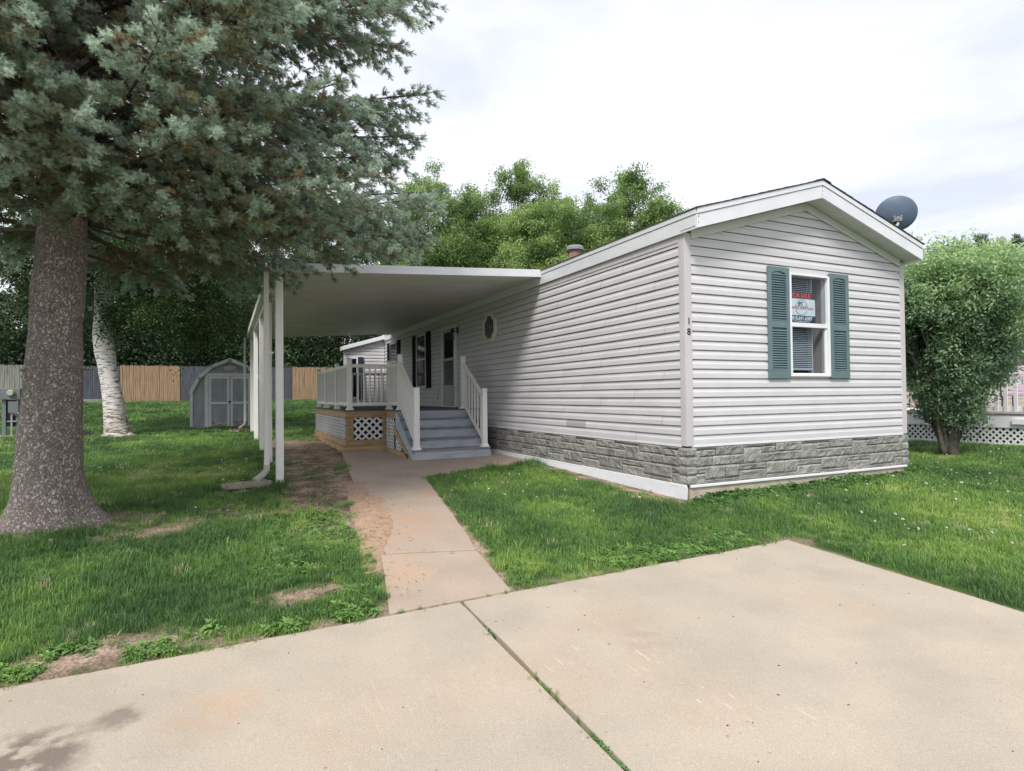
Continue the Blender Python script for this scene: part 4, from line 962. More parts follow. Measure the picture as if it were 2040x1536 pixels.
# ------------------------------------------------------------------ neighbour on the right
def neighbour():
    nh = thing('neighbour_house', 'beige sided neighbouring home with brown roof mostly hidden by the big bush', 'house', (15.5, 0, .3))
    X0 = 13.0
    B(X0, X0 + 5, -10, 9, .1, 4.05).build('wall', M['nsiding'], nh)
    for k in range(28):
        z = 1.0 + k * .11; m = MB(); m.add([(X0 - .015, -10, z), (X0 - .015, 9, z), (X0 - .004, 9, z + .11), (X0 - .004, -10, z + .11), (X0, -10, z), (X0, 9, z)], [(0, 1, 2, 3), (0, 1, 5, 4)]); m.build('siding_panel', M['nsiding'], nh)
    for (a, b) in ((1.9, 2.75), (-3, -2)):
        w = B(X0 - .06, X0 - .01, a, b, 1.95, 3.1).build('window', M['white'], nh); B(X0 - .07, X0 - .061, a + .06, b - .06, 2.0, 2.5).build('pane', M['greyglass'], w); B(X0 - .07, X0 - .061, a + .06, b - .06, 2.56, 3.04).build('pane', M['greyglass'], w)
    m = MB(); m.prism([(X0 - .35, 4.0), (X0 + 2.5, 5.0), (X0 + 5.35, 4.0), (X0 + 5.35, 4.15), (X0 + 2.5, 5.15), (X0 - .35, 4.15)], 'y', -10.3, 3.2); m.build('roof', M['nroof'], nh)
    B(X0 - .38, X0 - .355, -10.3, 3.2, 3.9, 4.14).build('fascia', M['white'], nh)
    nd = thing('neighbour_deck', 'neighbouring white painted deck with lattice skirt and picket railing', 'deck', (11, 0, gz(11, 0)))
    FX, Y0, Y1 = 9.57, -6, 6.5; ZF = 1.05
    B(FX, X0 - .1, Y0, Y1, ZF - .04, ZF).build('deck_floor', M['white'], nd)
    B(FX - .04, FX - .005, Y0, Y1, ZF - .30, ZF - .045).build('rim_board', M['white'], nd, bevel=.005)
    B(FX - .07, FX - .0, Y0, Y1, ZF + .004, ZF + .045).build('edge_board', pm('pinkish_board', (.55, .46, .45), rough=.7), nd)
    B(FX - .03, FX + .0, Y0, Y1, .27, .42).build('base_board', M['white'], nd, bevel=.005)
    global dk; keep = dk; dk = nd
    for k in range(6):
        a = Y0 + k * 2.05
        lattice((FX - .01, a + .12), (FX - .01, a + 2.03), .42, ZF - .30, (-1, 0), sp=.125, w=.038); B(FX - .032, FX + .0, a - .08, a + .11, .421, ZF - .301).build('post', M['white'], nd, bevel=.004)
    dk = keep
    B(FX + .05, FX + .1, Y0, Y1, .3, ZF - .05).build('shade_board', M['shadeblack'], nd)  # near-black backing, stands in for shade behind the lattice skirt
    B(FX - .03, FX + .02, Y0, 1.55, 1.66, 1.80).build('top_rail', M['white'], nd, bevel=.005)
    B(FX - .03, FX + .02, Y0, 1.55, 1.10, 1.20).build('bottom_rail', M['white'], nd, bevel=.005)
    B(FX - .08, FX + .09, Y0, 1.6, 1.865, 1.90).build('cap_rail', M['white'], nd, bevel=.005)
    y = 1.5
    while y > Y0:
        B(FX - .06, FX - .031, y - .035, y + .035, 1.06, 1.80).build('baluster', M['white'], nd, bevel=.003); y -= .175
    B(FX - .05, FX + .05, 1.56, 1.66, ZF, 1.87).build('rail_post', M['white'], nd, bevel=.004)
    B(FX - .10, FX - .04, .62, .86, .83, .95).build('junction_box', M['white'], nd, bevel=.006)
    # patio chairs
    for i, (x, y, mt, lab) in enumerate(((10.6, 1.15, M['pink'], 'patio chair with pale pink cushion behind the neighbouring white railing'), (10.9, .3, M['cushion'], 'patio chair with beige cushion behind the neighbouring white railing, nearest the frame edge'))):
        c = thing('patio_chair', lab, 'chair', (x, y, ZF), 'patio chairs on the neighbouring deck')
        B(x - .26, x + .26, y - .27, y + .27, ZF + .36, ZF + .46).build('seat', mt, c, bevel=.03, seg=2)
        m = MB(); m.hexa([(x + .2, y - .26, ZF + .46), (x + .30, y - .26, ZF + .46), (x + .30, y + .26, ZF + .46), (x + .2, y + .26, ZF + .46), (x + .36, y - .26, ZF + 1.05), (x + .44, y - .26, ZF + 1.05), (x + .44, y + .26, ZF + 1.05), (x + .36, y + .26, ZF + 1.05)]); m.build('backrest', mt, c, bevel=.03, seg=2)
        for s in (-1, 1):
            for (dx) in (-.24, .24): MB().tube([(x + dx, y + s * .29, ZF), (x + dx * .9, y + s * .29, ZF + .36)], .018, 6).build('leg', M['frame_dark'], c)
            MB().tube([(x - .24, y + s * .3, ZF + .36), (x - .27, y + s * .3, ZF + .58), (x - .15, y + s * .3, ZF + .64), (x + .25, y + s * .3, ZF + .62)], .018, 6).build('armrest', M['frame_dark'], c)
neighbour()

# ------------------------------------------------------------------ scatter helper (geometry nodes)
def source(name, mb, mat, tints=None):
    me = mb.mesh(name); me.materials.append(mat); me.shade_smooth() if False else None
    return bpy.data.objects.new(name, me)
def scatter(name, P, Rt, S, T, pick, sources, parent=None):
    me = bpy.data.meshes.new(name); P = np.asarray(P, np.float32); off = OFF.get(parent.name, Vector((0, 0, 0))) if parent else Vector((0, 0, 0))
    P = P - np.array(off[:], np.float32); n = len(P)
    me.vertices.add(n); me.vertices.foreach_set('co', P.ravel())
    a = me.attributes.new('rot', 'FLOAT_VECTOR', 'POINT'); a.data.foreach_set('vector', np.asarray(Rt, np.float32).ravel())
    S = np.asarray(S, np.float32)
    if S.ndim == 1: S = np.repeat(S[:, None], 3, 1)
    a = me.attributes.new('scl', 'FLOAT_VECTOR', 'POINT'); a.data.foreach_set('vector', S.ravel())
    a = me.attributes.new('tint', 'FLOAT', 'POINT'); a.data.foreach_set('value', np.asarray(T, np.float32))
    a = me.attributes.new('pick', 'INT', 'POINT'); a.data.foreach_set('value', np.asarray(pick, np.int32))
    o = bpy.data.objects.new(name, me); COL.objects.link(o); OFF[o.name] = off
    if parent: o.parent = parent
    ng = bpy.data.node_groups.new(name, 'GeometryNodeTree'); ng.interface.new_socket('Geometry', in_out='INPUT', socket_type='NodeSocketGeometry'); ng.interface.new_socket('Geometry', in_out='OUTPUT', socket_type='NodeSocketGeometry')
    n_ = ng.nodes; l = ng.links; gi = n_.new('NodeGroupInput'); go = n_.new('NodeGroupOutput'); ip = n_.new('GeometryNodeInstanceOnPoints'); l.new(gi.outputs[0], ip.inputs['Points'])
    if len(sources) == 1:
        oi = n_.new('GeometryNodeObjectInfo'); oi.inputs['Object'].default_value = sources[0]; l.new(oi.outputs['Geometry'], ip.inputs['Instance'])
    else:
        jn = n_.new('GeometryNodeJoinGeometry')
        for s in reversed(sources):
            oi = n_.new('GeometryNodeObjectInfo'); oi.inputs['Object'].default_value = s; oi.inputs['As Instance'].default_value = True; l.new(oi.outputs['Geometry'], jn.inputs[0])
        l.new(jn.outputs[0], ip.inputs['Instance']); ip.inputs['Pick Instance'].default_value = True
        pk = n_.new('GeometryNodeInputNamedAttribute'); pk.data_type = 'INT'; pk.inputs['Name'].default_value = 'pick'; l.new(pk.outputs['Attribute'], ip.inputs['Instance Index'])
    for (nm, sk) in (('rot', 'Rotation'), ('scl', 'Scale')):
        q = n_.new('GeometryNodeInputNamedAttribute'); q.data_type = 'FLOAT_VECTOR'; q.inputs['Name'].default_value = nm; l.new(q.outputs['Attribute'], ip.inputs[sk])
    l.new(ip.outputs[0], go.inputs[0])
    md = o.modifiers.new('scatter', 'NODES'); md.node_group = ng
    me.materials.append(sources[0].data.materials[0])
    return o
def euler_of(d, roll):
    """euler XYZ that takes +Z to direction d with a random roll about it"""
    return (d.to_track_quat('Z', 'Y') @ Matrix.Rotation(roll, 3, 'Z').to_quaternion()).to_euler('XYZ')

# ------------------------------------------------------------------ blue spruce
def mk_shoot(seed, length=.075, nn=44, nl=.027, fan=5):
    """a clump of stubby needle covered shoots fanning out from one twig end"""
    r = random.Random(seed); m = MB(); axes = [(Vector((0, 0, 0)), Vector((0, 0, 1)), length * 1.15)]
    for k in range(fan):
        a = k * 6.283 / fan + r.uniform(-.4, .4); t = r.uniform(.5, 1.0); axes.append((Vector((0, 0, length * r.uniform(-.3, .25))), Vector((math.cos(a) * t, math.sin(a) * t, 1)).normalized(), length * r.uniform(.7, 1.05)))
    for (o, d, ln) in axes:
        u = d.orthogonal().normalized(); v = d.cross(u); e = o + d * ln
        w = u * .003; m.add([o - w, o + w, e], [(0, 1, 2)])
        for k in range(nn):
            t = (k + r.random()) / nn; a = r.uniform(0, 6.283); p = o + d * ln * t
            rad_ = u * math.cos(a) + v * math.sin(a); f = .15 + 1.1 * t * t + r.uniform(-.12, .12)
            dd = (rad_ + d * f).normalized(); q = p + dd * nl * r.uniform(.8, 1.15); w = d.cross(dd).normalized() * .0024
            m.add([p - w, p + w, q], [(0, 1, 2)])
    return m
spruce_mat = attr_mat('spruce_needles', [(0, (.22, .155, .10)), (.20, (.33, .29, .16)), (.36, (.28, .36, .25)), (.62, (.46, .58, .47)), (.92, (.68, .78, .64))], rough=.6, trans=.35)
def mb_append_tube(m, pts, rad, n=5): m.tube(pts, rad, n, cap=False)
def spruce():
    bx, by = TREE; bz = gz(bx, by); t = thing('spruce_tree', 'large blue spruce with thick scaly trunk at the left overhanging the carport', 'spruce tree', (bx, by, bz))
    # trunk
    H_ = 14.0; nseg = 64; na = 44; m = MB(); vs = []
    for j in range(nseg + 1):
        z = -.12 + (3.9 + .12) * j / nseg if j < 50 else 0
    zs = list(np.linspace(-.12, 4.2, 58)) + list(np.linspace(4.5, H_, 14))
    def rad(z): return .272 * (1 - max(0, z) / 17) + .11 * math.exp(-max(0, z) / .18) + .075 * math.exp(-max(z, 0) / 1.0)
    for z in zs:
        for k in range(na):
            a = 2 * math.pi * k / na; r = rad(z)
            fl = math.exp(-max(0, z) / .20); r += fl * (.16 * max(0, math.cos(a - .05)) ** 6 + .12 * max(0, math.cos(a - 2.6)) ** 6 + .08 * max(0, math.cos(a - 4.6)) ** 4)
            r += .020 * mnoise.noise(Vector((math.cos(a) * 3, math.sin(a) * 3, z * 1.6))) + .012 * mnoise.noise(Vector((math.cos(a) * 9, math.sin(a) * 9, z * 6)))
            ln_ = .055 * (min(z, 4) - .8) if z > .8 else 0
            vs.append((bx + r * math.cos(a) + ln_ * .9, by + r * math.sin(a) - ln_ * .43, bz + z))
    fs = [(j * na + k, j * na + (k + 1) % na, (j + 1) * na + (k + 1) % na, (j + 1) * na + k) for j in range(len(zs) - 1) for k in range(na)]
    m.add(vs, fs)
    # bark: scaly plates by true displacement
    mt = bpy.data.materials.new('spruce_bark'); mt.use_nodes = True; n = mt.node_tree.nodes; l = mt.node_tree.links; p = n['Principled BSDF']; p.inputs['Roughness'].default_value = .95; p.inputs['Specular IOR Level'].default_value = .15
    tc = n.new('ShaderNodeTexCoord'); mp = n.new('ShaderNodeMapping'); mp.inputs['Scale'].default_value = (1, 1, .7); l.new(tc.outputs['Object'], mp.inputs[0])
    nz = n.new('ShaderNodeTexNoise'); nz.inputs['Scale'].default_value = 13; nz.inputs['Detail'].default_value = 6; nz.inputs['Roughness'].default_value = .7; l.new(mp.outputs[0], nz.inputs['Vector'])
    mxv = n.new('ShaderNodeMixRGB'); mxv.inputs[0].default_value = .15; l.new(mp.outputs[0], mxv.inputs[1]); l.new(nz.outputs['Color'], mxv.inputs[2])
    vo = n.new('ShaderNodeTexVoronoi'); vo.feature = 'DISTANCE_TO_EDGE'; vo.inputs['Scale'].default_value = 33; l.new(mxv.outputs[0], vo.inputs['Vector'])
    vc = n.new('ShaderNodeTexVoronoi'); vc.inputs['Scale'].default_value = 33; l.new(mxv.outputs[0], vc.inputs['Vector'])
    r1 = n.new('ShaderNodeValToRGB'); e = r1.color_ramp.elements; e[0].position = .0; e[0].color = (.13, .105, .09, 1); e[1].position = .10; e[1].color = (.47, .41, .38, 1); l.new(vo.outputs['Distance'], r1.inputs[0])
    hs = n.new('ShaderNodeHueSaturation'); mr = n.new('ShaderNodeMapRange'); mr.inputs['To Min'].default_value = .82; mr.inputs['To Max'].default_value = 1.12; sx = n.new('ShaderNodeSeparateColor'); l.new(vc.outputs['Color'], sx.inputs[0]); l.new(sx.outputs[0], mr.inputs['Value']); l.new(mr.outputs[0], hs.inputs['Value']); l.new(r1.outputs[0], hs.inputs['Color'])
    n2 = n.new('ShaderNodeTexNoise'); n2.inputs['Scale'].default_value = 70; n2.inputs['Detail'].default_value = 5; l.new(tc.outputs['Object'], n2.inputs['Vector'])
    mu = n.new('ShaderNodeMixRGB'); mu.blend_type = 'OVERLAY'; mu.inputs[0].default_value = .35; l.new(hs.outputs[0], mu.inputs[1]); l.new(n2.outputs['Color'], mu.inputs[2]); bw = n.new('ShaderNodeRGBToBW'); l.new(n2.outputs['Color'], bw.inputs[0]); l.new(bw.outputs[0], mu.inputs[2]); l.new(mu.outputs[0], p.inputs['Base Color'])
    ad = n.new('ShaderNodeMath'); ad.operation = 'MINIMUM'; ad.inputs[1].default_value = .22; l.new(vo.outputs['Distance'], ad.inputs[0]); ad2 = n.new('ShaderNodeMath'); ad2.operation = 'MULTIPLY_ADD'; ad2.inputs[1].default_value = .12; l.new(bw.outputs[0], ad2.inputs[0]); l.new(ad.outputs[0], ad2.inputs[2])
    bp = n.new('ShaderNodeBump'); bp.inputs['Strength'].default_value = 1; bp.inputs['Distance'].default_value = .045; l.new(ad2.outputs[0], bp.inputs['Height']); l.new(bp.outputs[0], p.inputs['Normal'])
    m.build('trunk', mt, t, smooth=True)
    # limbs
    r = random.Random(5); br = MB(); tw = MB(); P = []; Rr = []; S = []; T = []; K = []
    toC = (Vector((CAM.x, CAM.y, 0)) - Vector((bx, by, 0))).normalized()
    limbs = []
    z = 3.6; 
    while z < 13.6:
        nb = 8 if z < 8 else 6; a0 = r.uniform(0, 6.28)
        for k in range(nb):
            limbs.append((z + r.uniform(-.12, .12), a0 + 6.283 * k / nb + r.uniform(-.3, .3), r.uniform(.84, 1.08), 0.))
        z += .27 if z < 7 else .42
    # a few low drooping boughs toward the carport and over the lawn
    for (az, zz, ll, dr) in ((math.radians(-4), 3.75, .94, .12), (math.radians(9), 3.8, .95, .08), (math.radians(-20), 3.7, .92, .22), (math.radians(-38), 3.5, .72, .10), (math.radians(-62), 3.5, .60, .14), (math.radians(195), 3.4, .7, .18), (math.radians(150), 3.4, .7, .14), (math.radians(-100), 3.5, .4, .10), (math.radians(35), 3.6, .8, .06)): limbs.append((zz, az, ll, dr))
    ca = math.atan2(toC.y, toC.x)
    for k in range(26): limbs.append((3.75 + k * .16, ca + r.uniform(-1.0, 1.1), r.uniform(.30, .62), .12))
    for (z0, az, lf, dr) in limbs:
        Lmax = 4.0 * (1 if z0 < 5.4 else max(.05, 1 - ((z0 - 5.4) / 8.6) ** .95)); Ln = Lmax * lf
        d = Vector((math.cos(az), math.sin(az), 0)); fc = d.dot(toC)
        if fc > .35: Ln *= 1 - .30 * (fc - .35) / .65
        elev = .05 + (z0 - 3) * .035; nsg = 9; pts = []; side = Vector((-d.y, d.x, 0)); wob = r.uniform(-.12, .12)
        for i in range(nsg + 1):
            u = i / nsg; rr = .25 + Ln * u
            zz = z0 + elev * Ln * u - (.10 + dr * .6) * Ln * u * u + .30 * Ln * max(0, u - .6) ** 1.5 
            pts.append(Vector((bx + .155, by - .07, bz - .15)) + d * rr + side * (wob * Ln * u * u) + Vector((0, 0, zz)))
        br.tube(pts, [max(.006, .040 * (Ln / 4) ** .7 * (1 - .85 * i / nsg)) for i in range(nsg + 1)], 5, cap=False)
        nt_ = int(Ln / .105)
        for q in range(nt_):
            u0_ = .22 if Ln > 2.6 else .08; u = u0_ + (1 - u0_) * (q + r.random() * .8) / nt_; u = min(u, .995); f = u * nsg; i = min(int(f), nsg - 1); p = pts[i].lerp(pts[i + 1], f - i); tang = (pts[i + 1] - pts[i]).normalized()
            s = 1 if q % 2 else -1; tl = (.26 + .72 * math.sin(min(1, (1 - u) * 1.25 + .12) * math.pi * .55)) * min(1, Ln / 3 + .25) * r.uniform(.6, 1.1)
            dv = (tang * r.uniform(.55, .95) + side * s * r.uniform(.5, 1.0) + Vector((0, 0, r.uniform(-.62, .08)))).normalized()
            ns = 4; tp = [p]
            for j in range(ns):
                dv = (dv + tang * .10 + Vector((r.uniform(-.12, .12), r.uniform(-.12, .12), -.13 + .05 * j + r.uniform(-.06, .06)))).normalized(); tp.append(tp[-1] + dv * tl / ns)
            tw.tube(tp, [.006, .005, .0045, .004, .003], 3, cap=False)
            inner = 1 - u
            nsh = max(3, int(tl / .060))
            for k in range(nsh):
                w_ = .12 + .88 * (k + r.random() * .5) / nsh
                if r.random() < inner * .6 * (1 - w_ * .6): continue
                f2 = min(w_, .999) * ns; j = int(f2); pp = tp[j].lerp(tp[j + 1], f2 - j); td = (tp[j + 1] - tp[j]).normalized()
                sd = Vector((-td.y, td.x, 0)); sgn = 1 if k % 2 else -1
                dd = td if k == nsh - 1 else (td * .8 + sd * sgn * r.uniform(.3, .8) + Vector((0, 0, r.uniform(-.35, .45)))).normalized()
                pp = pp + Vector((r.gauss(0, .02), r.gauss(0, .02), r.gauss(0, .03)))
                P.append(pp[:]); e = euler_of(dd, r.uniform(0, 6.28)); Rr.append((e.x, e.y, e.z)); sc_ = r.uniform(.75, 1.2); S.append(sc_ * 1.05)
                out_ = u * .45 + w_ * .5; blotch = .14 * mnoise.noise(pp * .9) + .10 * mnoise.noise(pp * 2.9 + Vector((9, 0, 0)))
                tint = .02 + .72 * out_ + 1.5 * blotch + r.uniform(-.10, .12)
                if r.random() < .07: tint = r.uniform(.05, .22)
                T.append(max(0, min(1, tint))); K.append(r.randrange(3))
    for k in range(16):
        a = r.uniform(0, 6.283); z = r.uniform(.9, 3.2); rr = rad(z); ln_ = .055 * (z - .8); c = Vector((bx + ln_ * .9 + rr * .9 * math.cos(a), by - ln_ * .43 + rr * .9 * math.sin(a), bz + z)); d = Vector((math.cos(a), math.sin(a), -.15)); q = r.uniform(.03, .09)
        MB().tube([c, c + d * (q * .5 + .04), c + d * (q + .05)], [.030, .022, .014], 7).build('branch_stub', mt, t)
    for k in range(34):
        a = r.uniform(0, 6.283); z = r.uniform(3.0, 5.2); L_ = r.uniform(.6, 1.9); c = Vector((bx + .15 + .25 * math.cos(a), by - .07 + .25 * math.sin(a), bz + z)); d = Vector((math.cos(a), math.sin(a), -.12)); pts = [c + d * L_ * u + Vector((0, 0, -.12 * L_ * u * u + r.uniform(-.02, .02))) for u in (0, .3, .6, 1)]
        br.tube(pts, [.018, .013, .009, .003], 5, cap=False)
        for q in range(9):
            u = r.uniform(.2, 1); p = pts[0].lerp(pts[3], u); e = Vector((r.uniform(-1, 1), r.uniform(-1, 1), r.uniform(-.9, .2))).normalized() * r.uniform(.1, .35); tw.tube([p, p + e * .5 + Vector((0, 0, -.01)), p + e], [.004, .003, .0015], 3, cap=False)
    br.build('limb', M['treebark'], t, kind='stuff'); tw.build('twig', M['twig'], t, kind='stuff')
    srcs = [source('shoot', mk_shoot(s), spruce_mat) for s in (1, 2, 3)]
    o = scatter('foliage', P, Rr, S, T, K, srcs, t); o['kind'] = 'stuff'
    print('spruce shoots', len(P))
spruce()

# ------------------------------------------------------------------ broadleaf trees
def mk_leafclump(seed, n=11, R_=.17, ll=.085, lw=.055, droop=.25):
    r = random.Random(seed); m = MB()
    for k in range(n):
        p = Vector((r.gauss(0, 1), r.gauss(0, 1), r.gauss(0, .8))) * R_ * .6
        d = Vector((r.uniform(-1, 1), r.uniform(-1, 1), r.uniform(-.9, .35))).normalized(); nrm = Vector((r.uniform(-.7, .7), r.uniform(-.7, .7), 1)).normalized()
        s = d.cross(nrm).normalized(); nn = s.cross(d); l_ = ll * r.uniform(.7, 1.25); w = lw * r.uniform(.7, 1.2) / 2
        m.add([p, p + d * l_ * .45 + s * w - nn * w * .35, p + d * l_ - nn * l_ * .1, p + d * l_ * .45 - s * w - nn * w * .35], [(0, 1, 2), (0, 2, 3)])
    return m
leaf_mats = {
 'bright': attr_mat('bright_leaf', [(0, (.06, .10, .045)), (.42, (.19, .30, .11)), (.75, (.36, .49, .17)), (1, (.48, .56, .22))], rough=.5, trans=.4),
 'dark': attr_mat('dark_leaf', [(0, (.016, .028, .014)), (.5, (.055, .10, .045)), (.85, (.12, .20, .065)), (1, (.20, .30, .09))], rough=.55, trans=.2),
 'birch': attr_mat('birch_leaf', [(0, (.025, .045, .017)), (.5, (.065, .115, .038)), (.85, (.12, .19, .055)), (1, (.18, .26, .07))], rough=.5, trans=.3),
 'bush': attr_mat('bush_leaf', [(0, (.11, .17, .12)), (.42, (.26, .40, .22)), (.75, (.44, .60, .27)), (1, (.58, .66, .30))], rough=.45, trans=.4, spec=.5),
}
LSRC = {k: [source('leaf_clump', mk_leafclump(s + 10 * i, ll=a, lw=b, n=nn, R_=R_), leaf_mats[k]) for s in (1, 2, 3)] for i, (k, (a, b, nn, R_)) in enumerate({'bright': (.12, .08, 13, .22), 'dark': (.13, .09, 12, .26), 'birch': (.075, .05, 16, .17), 'bush': (.068, .032, 16, .11)}.items())}
def broadleaf(name, label, x, y, ells, kind, group, seed, clumps=90, per=42, cr_=.55, trunk_r=.16, cat='tree', bark=None, droop=0., lean=(0, 0), bark_pts=None, tintoff=0., zbase=None, spires=0, sparse=0.):
    r = random.Random(seed); zb = gz(x, y) if zbase is None else zbase; t = thing(name, label, cat, (x, y, zb), group)
    cs = []
    vols = [e[3] * e[4] * e[5] for e in ells]; tot = sum(vols)
    for e, v in zip(ells, vols):
        for _ in range(max(4, int(1.4 * clumps * v / tot))):
            while True:
                q = Vector((r.uniform(-1, 1), r.uniform(-1, 1), r.uniform(-1, 1)))
                if .30 < q.length < 1: break
            q = q.normalized() * (q.length ** .45)
            jj = 1 + .22 * mnoise.noise(Vector((q.x * 1.7, q.y * 1.7, q.z * 1.7 + seed)))
            cs.append((Vector((e[0] + q.x * e[3] * jj, e[1] + q.y * e[4] * jj, e[2] + q.z * e[5] * jj)), q.length, cr_ * r.uniform(.4, 1.3), r.uniform(-.16, .16), Vector((e[0], e[1], e[2] - .3 * e[5]))))
    for _ in range(spires):
        e = r.choice(ells); a = r.uniform(0, 6.28); rr = r.uniform(0, .8); b = Vector((e[0] + e[3] * rr * math.cos(a), e[1] + e[4] * rr * math.sin(a), e[2] + e[5] * math.sqrt(1 - rr * rr) * .95))
        hgt = r.uniform(.5, 1.5); n_ = int(hgt / .28); dx = r.uniform(-.25, .25)
        for k in range(n_): cs.append((b + Vector((dx * k * .28, r.uniform(-.1, .1), k * .28)), 1.1, .30 * (1 - .5 * k / n_), r.uniform(-.05, .15), b))
    P = []; Rr = []; S = []; T = []; K = []
    for (c, q, rad, tt, core) in cs:
        for _ in range(int(per * (rad / cr_) ** 1.5 * r.uniform(.7, 1.2))):
            g_ = Vector((r.gauss(0, .55), r.gauss(0, .55), r.gauss(0, .42))) * rad; p = c + g_
            if droop: p.z -= droop * abs(r.gauss(0, .6))
            P.append(p[:]); Rr.append((r.uniform(-.6, .6), r.uniform(-.6, .6), r.uniform(0, 6.28))); S.append(r.uniform(.7, 1.25))
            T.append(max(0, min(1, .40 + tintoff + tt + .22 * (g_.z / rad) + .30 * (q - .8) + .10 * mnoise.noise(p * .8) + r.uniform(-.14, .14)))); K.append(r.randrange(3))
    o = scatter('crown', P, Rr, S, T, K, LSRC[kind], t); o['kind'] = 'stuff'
    bk = bark or M['treebark']; top = ells[0]; m = MB()
    tp = bark_pts or [Vector((x, y, zb - .1)), Vector((x + .1, y, zb + 1.2)), Vector((x * .5 + top[0] * .5 + .1, y * .5 + top[1] * .5, (zb + top[2]) / 2)), Vector((top[0], top[1], top[2])), Vector((top[0], top[1], top[2] + top[5] * .6))]
    rd = [trunk_r * 1.25, trunk_r, trunk_r * .75, trunk_r * .5, trunk_r * .15]
    m.tube(tp, rd[:len(tp)], 9); m.build('trunk', bk, t, smooth=True)
    m = MB(); sel = r.sample(cs, min(len(cs), 46))
    for (c, q, rad, tt, core) in sel:
        h = min(.95, max(.35, (c.z - zb) / (tp[-1].z - zb) * .75)); f = h * (len(tp) - 1); i = min(int(f), len(tp) - 2); s0 = tp[i].lerp(tp[i + 1], f - i)
        mid = s0.lerp(c, .5) + Vector((r.uniform(-.2, .2), r.uniform(-.2, .2), r.uniform(0, .3)))
        m.tube([s0, mid, c], [trunk_r * .26, trunk_r * .15, .012], 5, cap=False)
    m.build('limb', bk, t, kind='stuff'); return t
def at(px, d, z=None):
    """plan point at lateral pixel px and depth d from the viewpoint (used once to lay out the tree line)"""
    v = Vector((CAM.x, CAM.y, 0)) + R0 * ((px - 1020) / 1191.68 * d) + F0 * d; return v.x, v.y
# world positions of the tree line behind the fence
def zpix(py, d): return 1.55 + (768 + 19 - py) / 1191.68 * d
def row(px, d, py_top, py_bot, wpx, kind, label, seed, **kw):
    x, y = at(px, d); zt = zpix(py_top, d); zl = zpix(py_bot, d); r_ = wpx / 1191.68 * d / 2
    h = (zt - zl) / 2; cz = (zt + zl) / 2
    e = [(x, y, cz, r_, r_ * .9, h), (x - r_ * .35, y - .4, cz - h * .35, r_ * .8, r_ * .8, h * .55), (x + r_ * .4, y + .3, cz - h * .25, r_ * .75, r_ * .8, h * .6)]
    return broadleaf(kw.pop('name', 'broadleaf_tree'), label, x, y, e, kind, 'trees behind the back fence', seed, **kw)
row(885, 35, 345, 640, 240, 'bright', 'bushy green tree right of the spruce showing above the carport roof', 21, clumps=190, per=50, spires=5)
row(1035, 37, 330, 640, 150, 'bright', 'tall airy tree with the highest crown in the middle of the back row', 22, clumps=130, per=40, spires=12, tintoff=-.02)
row(1110, 33, 395, 640, 230, 'bright', 'yellow green tree just left of the roof vent', 23, clumps=180, per=50, spires=3, tintoff=.14)
row(1250, 34, 362, 640, 220, 'bright', 'green tree behind the roof edge between the vent and the gable', 24, clumps=180, per=48, spires=6, tintoff=.02)
row(1325, 32, 395, 640, 120, 'bright', 'small yellow green tree touching the gable roof corner', 25, clumps=80, per=46, spires=3, tintoff=.1)
row(1180, 40, 400, 660, 240, 'bright', 'darker tree filling the gap behind the roof vent', 26, clumps=140, per=46, spires=4, tintoff=-.12)
row(960, 41, 400, 660, 200, 'bright', 'darker tree standing deeper in the back row above the carport', 27, clumps=140, per=46, spires=4, tintoff=-.14)
row(690, 39, 470, 800, 260, 'dark', 'dark leafy tree seen under the carport roof behind the deck', 31, clumps=120, per=48, tintoff=.08)
row(840, 40, 500, 800, 220, 'dark', 'dark tree behind the far end of the carport', 32, clumps=80, per=44)
row(520, 37, 420, 800, 240, 'dark', 'dark dense tree behind the shed', 33, clumps=130, per=48)
row(360, 34, 380, 800, 280, 'dark', 'dark dense tree behind the new cedar fence left of the shed', 34, clumps=130, per=48)
row(210, 33, 360, 800, 230, 'dark', 'dark tree directly behind the white birch', 35, clumps=120, per=46)
row(60, 34, 560, 800, 150, 'dark', 'lower green tree left of the spruce trunk above the weathered fence', 36, clumps=70, per=46, tintoff=.3)
row(-90, 36, 380, 800, 210, 'dark', 'dark tree at the far left edge of the yard', 37, clumps=90, per=46, tintoff=.1)
row(600, 40, 360, 700, 300, 'dark', 'tall dark tree behind the spruce and the carport', 38, clumps=110, per=44, tintoff=.05)
row(400, 41, 260, 650, 320, 'dark', 'tallest dark tree showing through gaps in the spruce', 39, clumps=110, per=40, tintoff=.0)

# understory along the fence
def understory():
    r = random.Random(77); P = []; Rr = []; S = []; T = []; K = []
    for i in range(11000):
        x = r.uniform(-24, 10); y = r.uniform(28.6, 31); z = gz(x, y) + abs(r.gauss(0, 2.3)) * 1.0
        P.append((x, y, min(z, 8.5))); Rr.append((r.uniform(-.6, .6), r.uniform(-.6, .6), r.uniform(0, 6.28))); S.append(r.uniform(.9, 1.6)); T.append(max(0, min(1, .25 + .5 * mnoise.noise(Vector((x * .7, z * .7, 1))) + r.uniform(-.15, .15)))); K.append(r.randrange(3))
    o = scatter('undergrowth', P, Rr, S, T, K, LSRC['dark']); tag(o, 'dark tangled undergrowth behind the fence', 'undergrowth', kind='stuff')
understory()

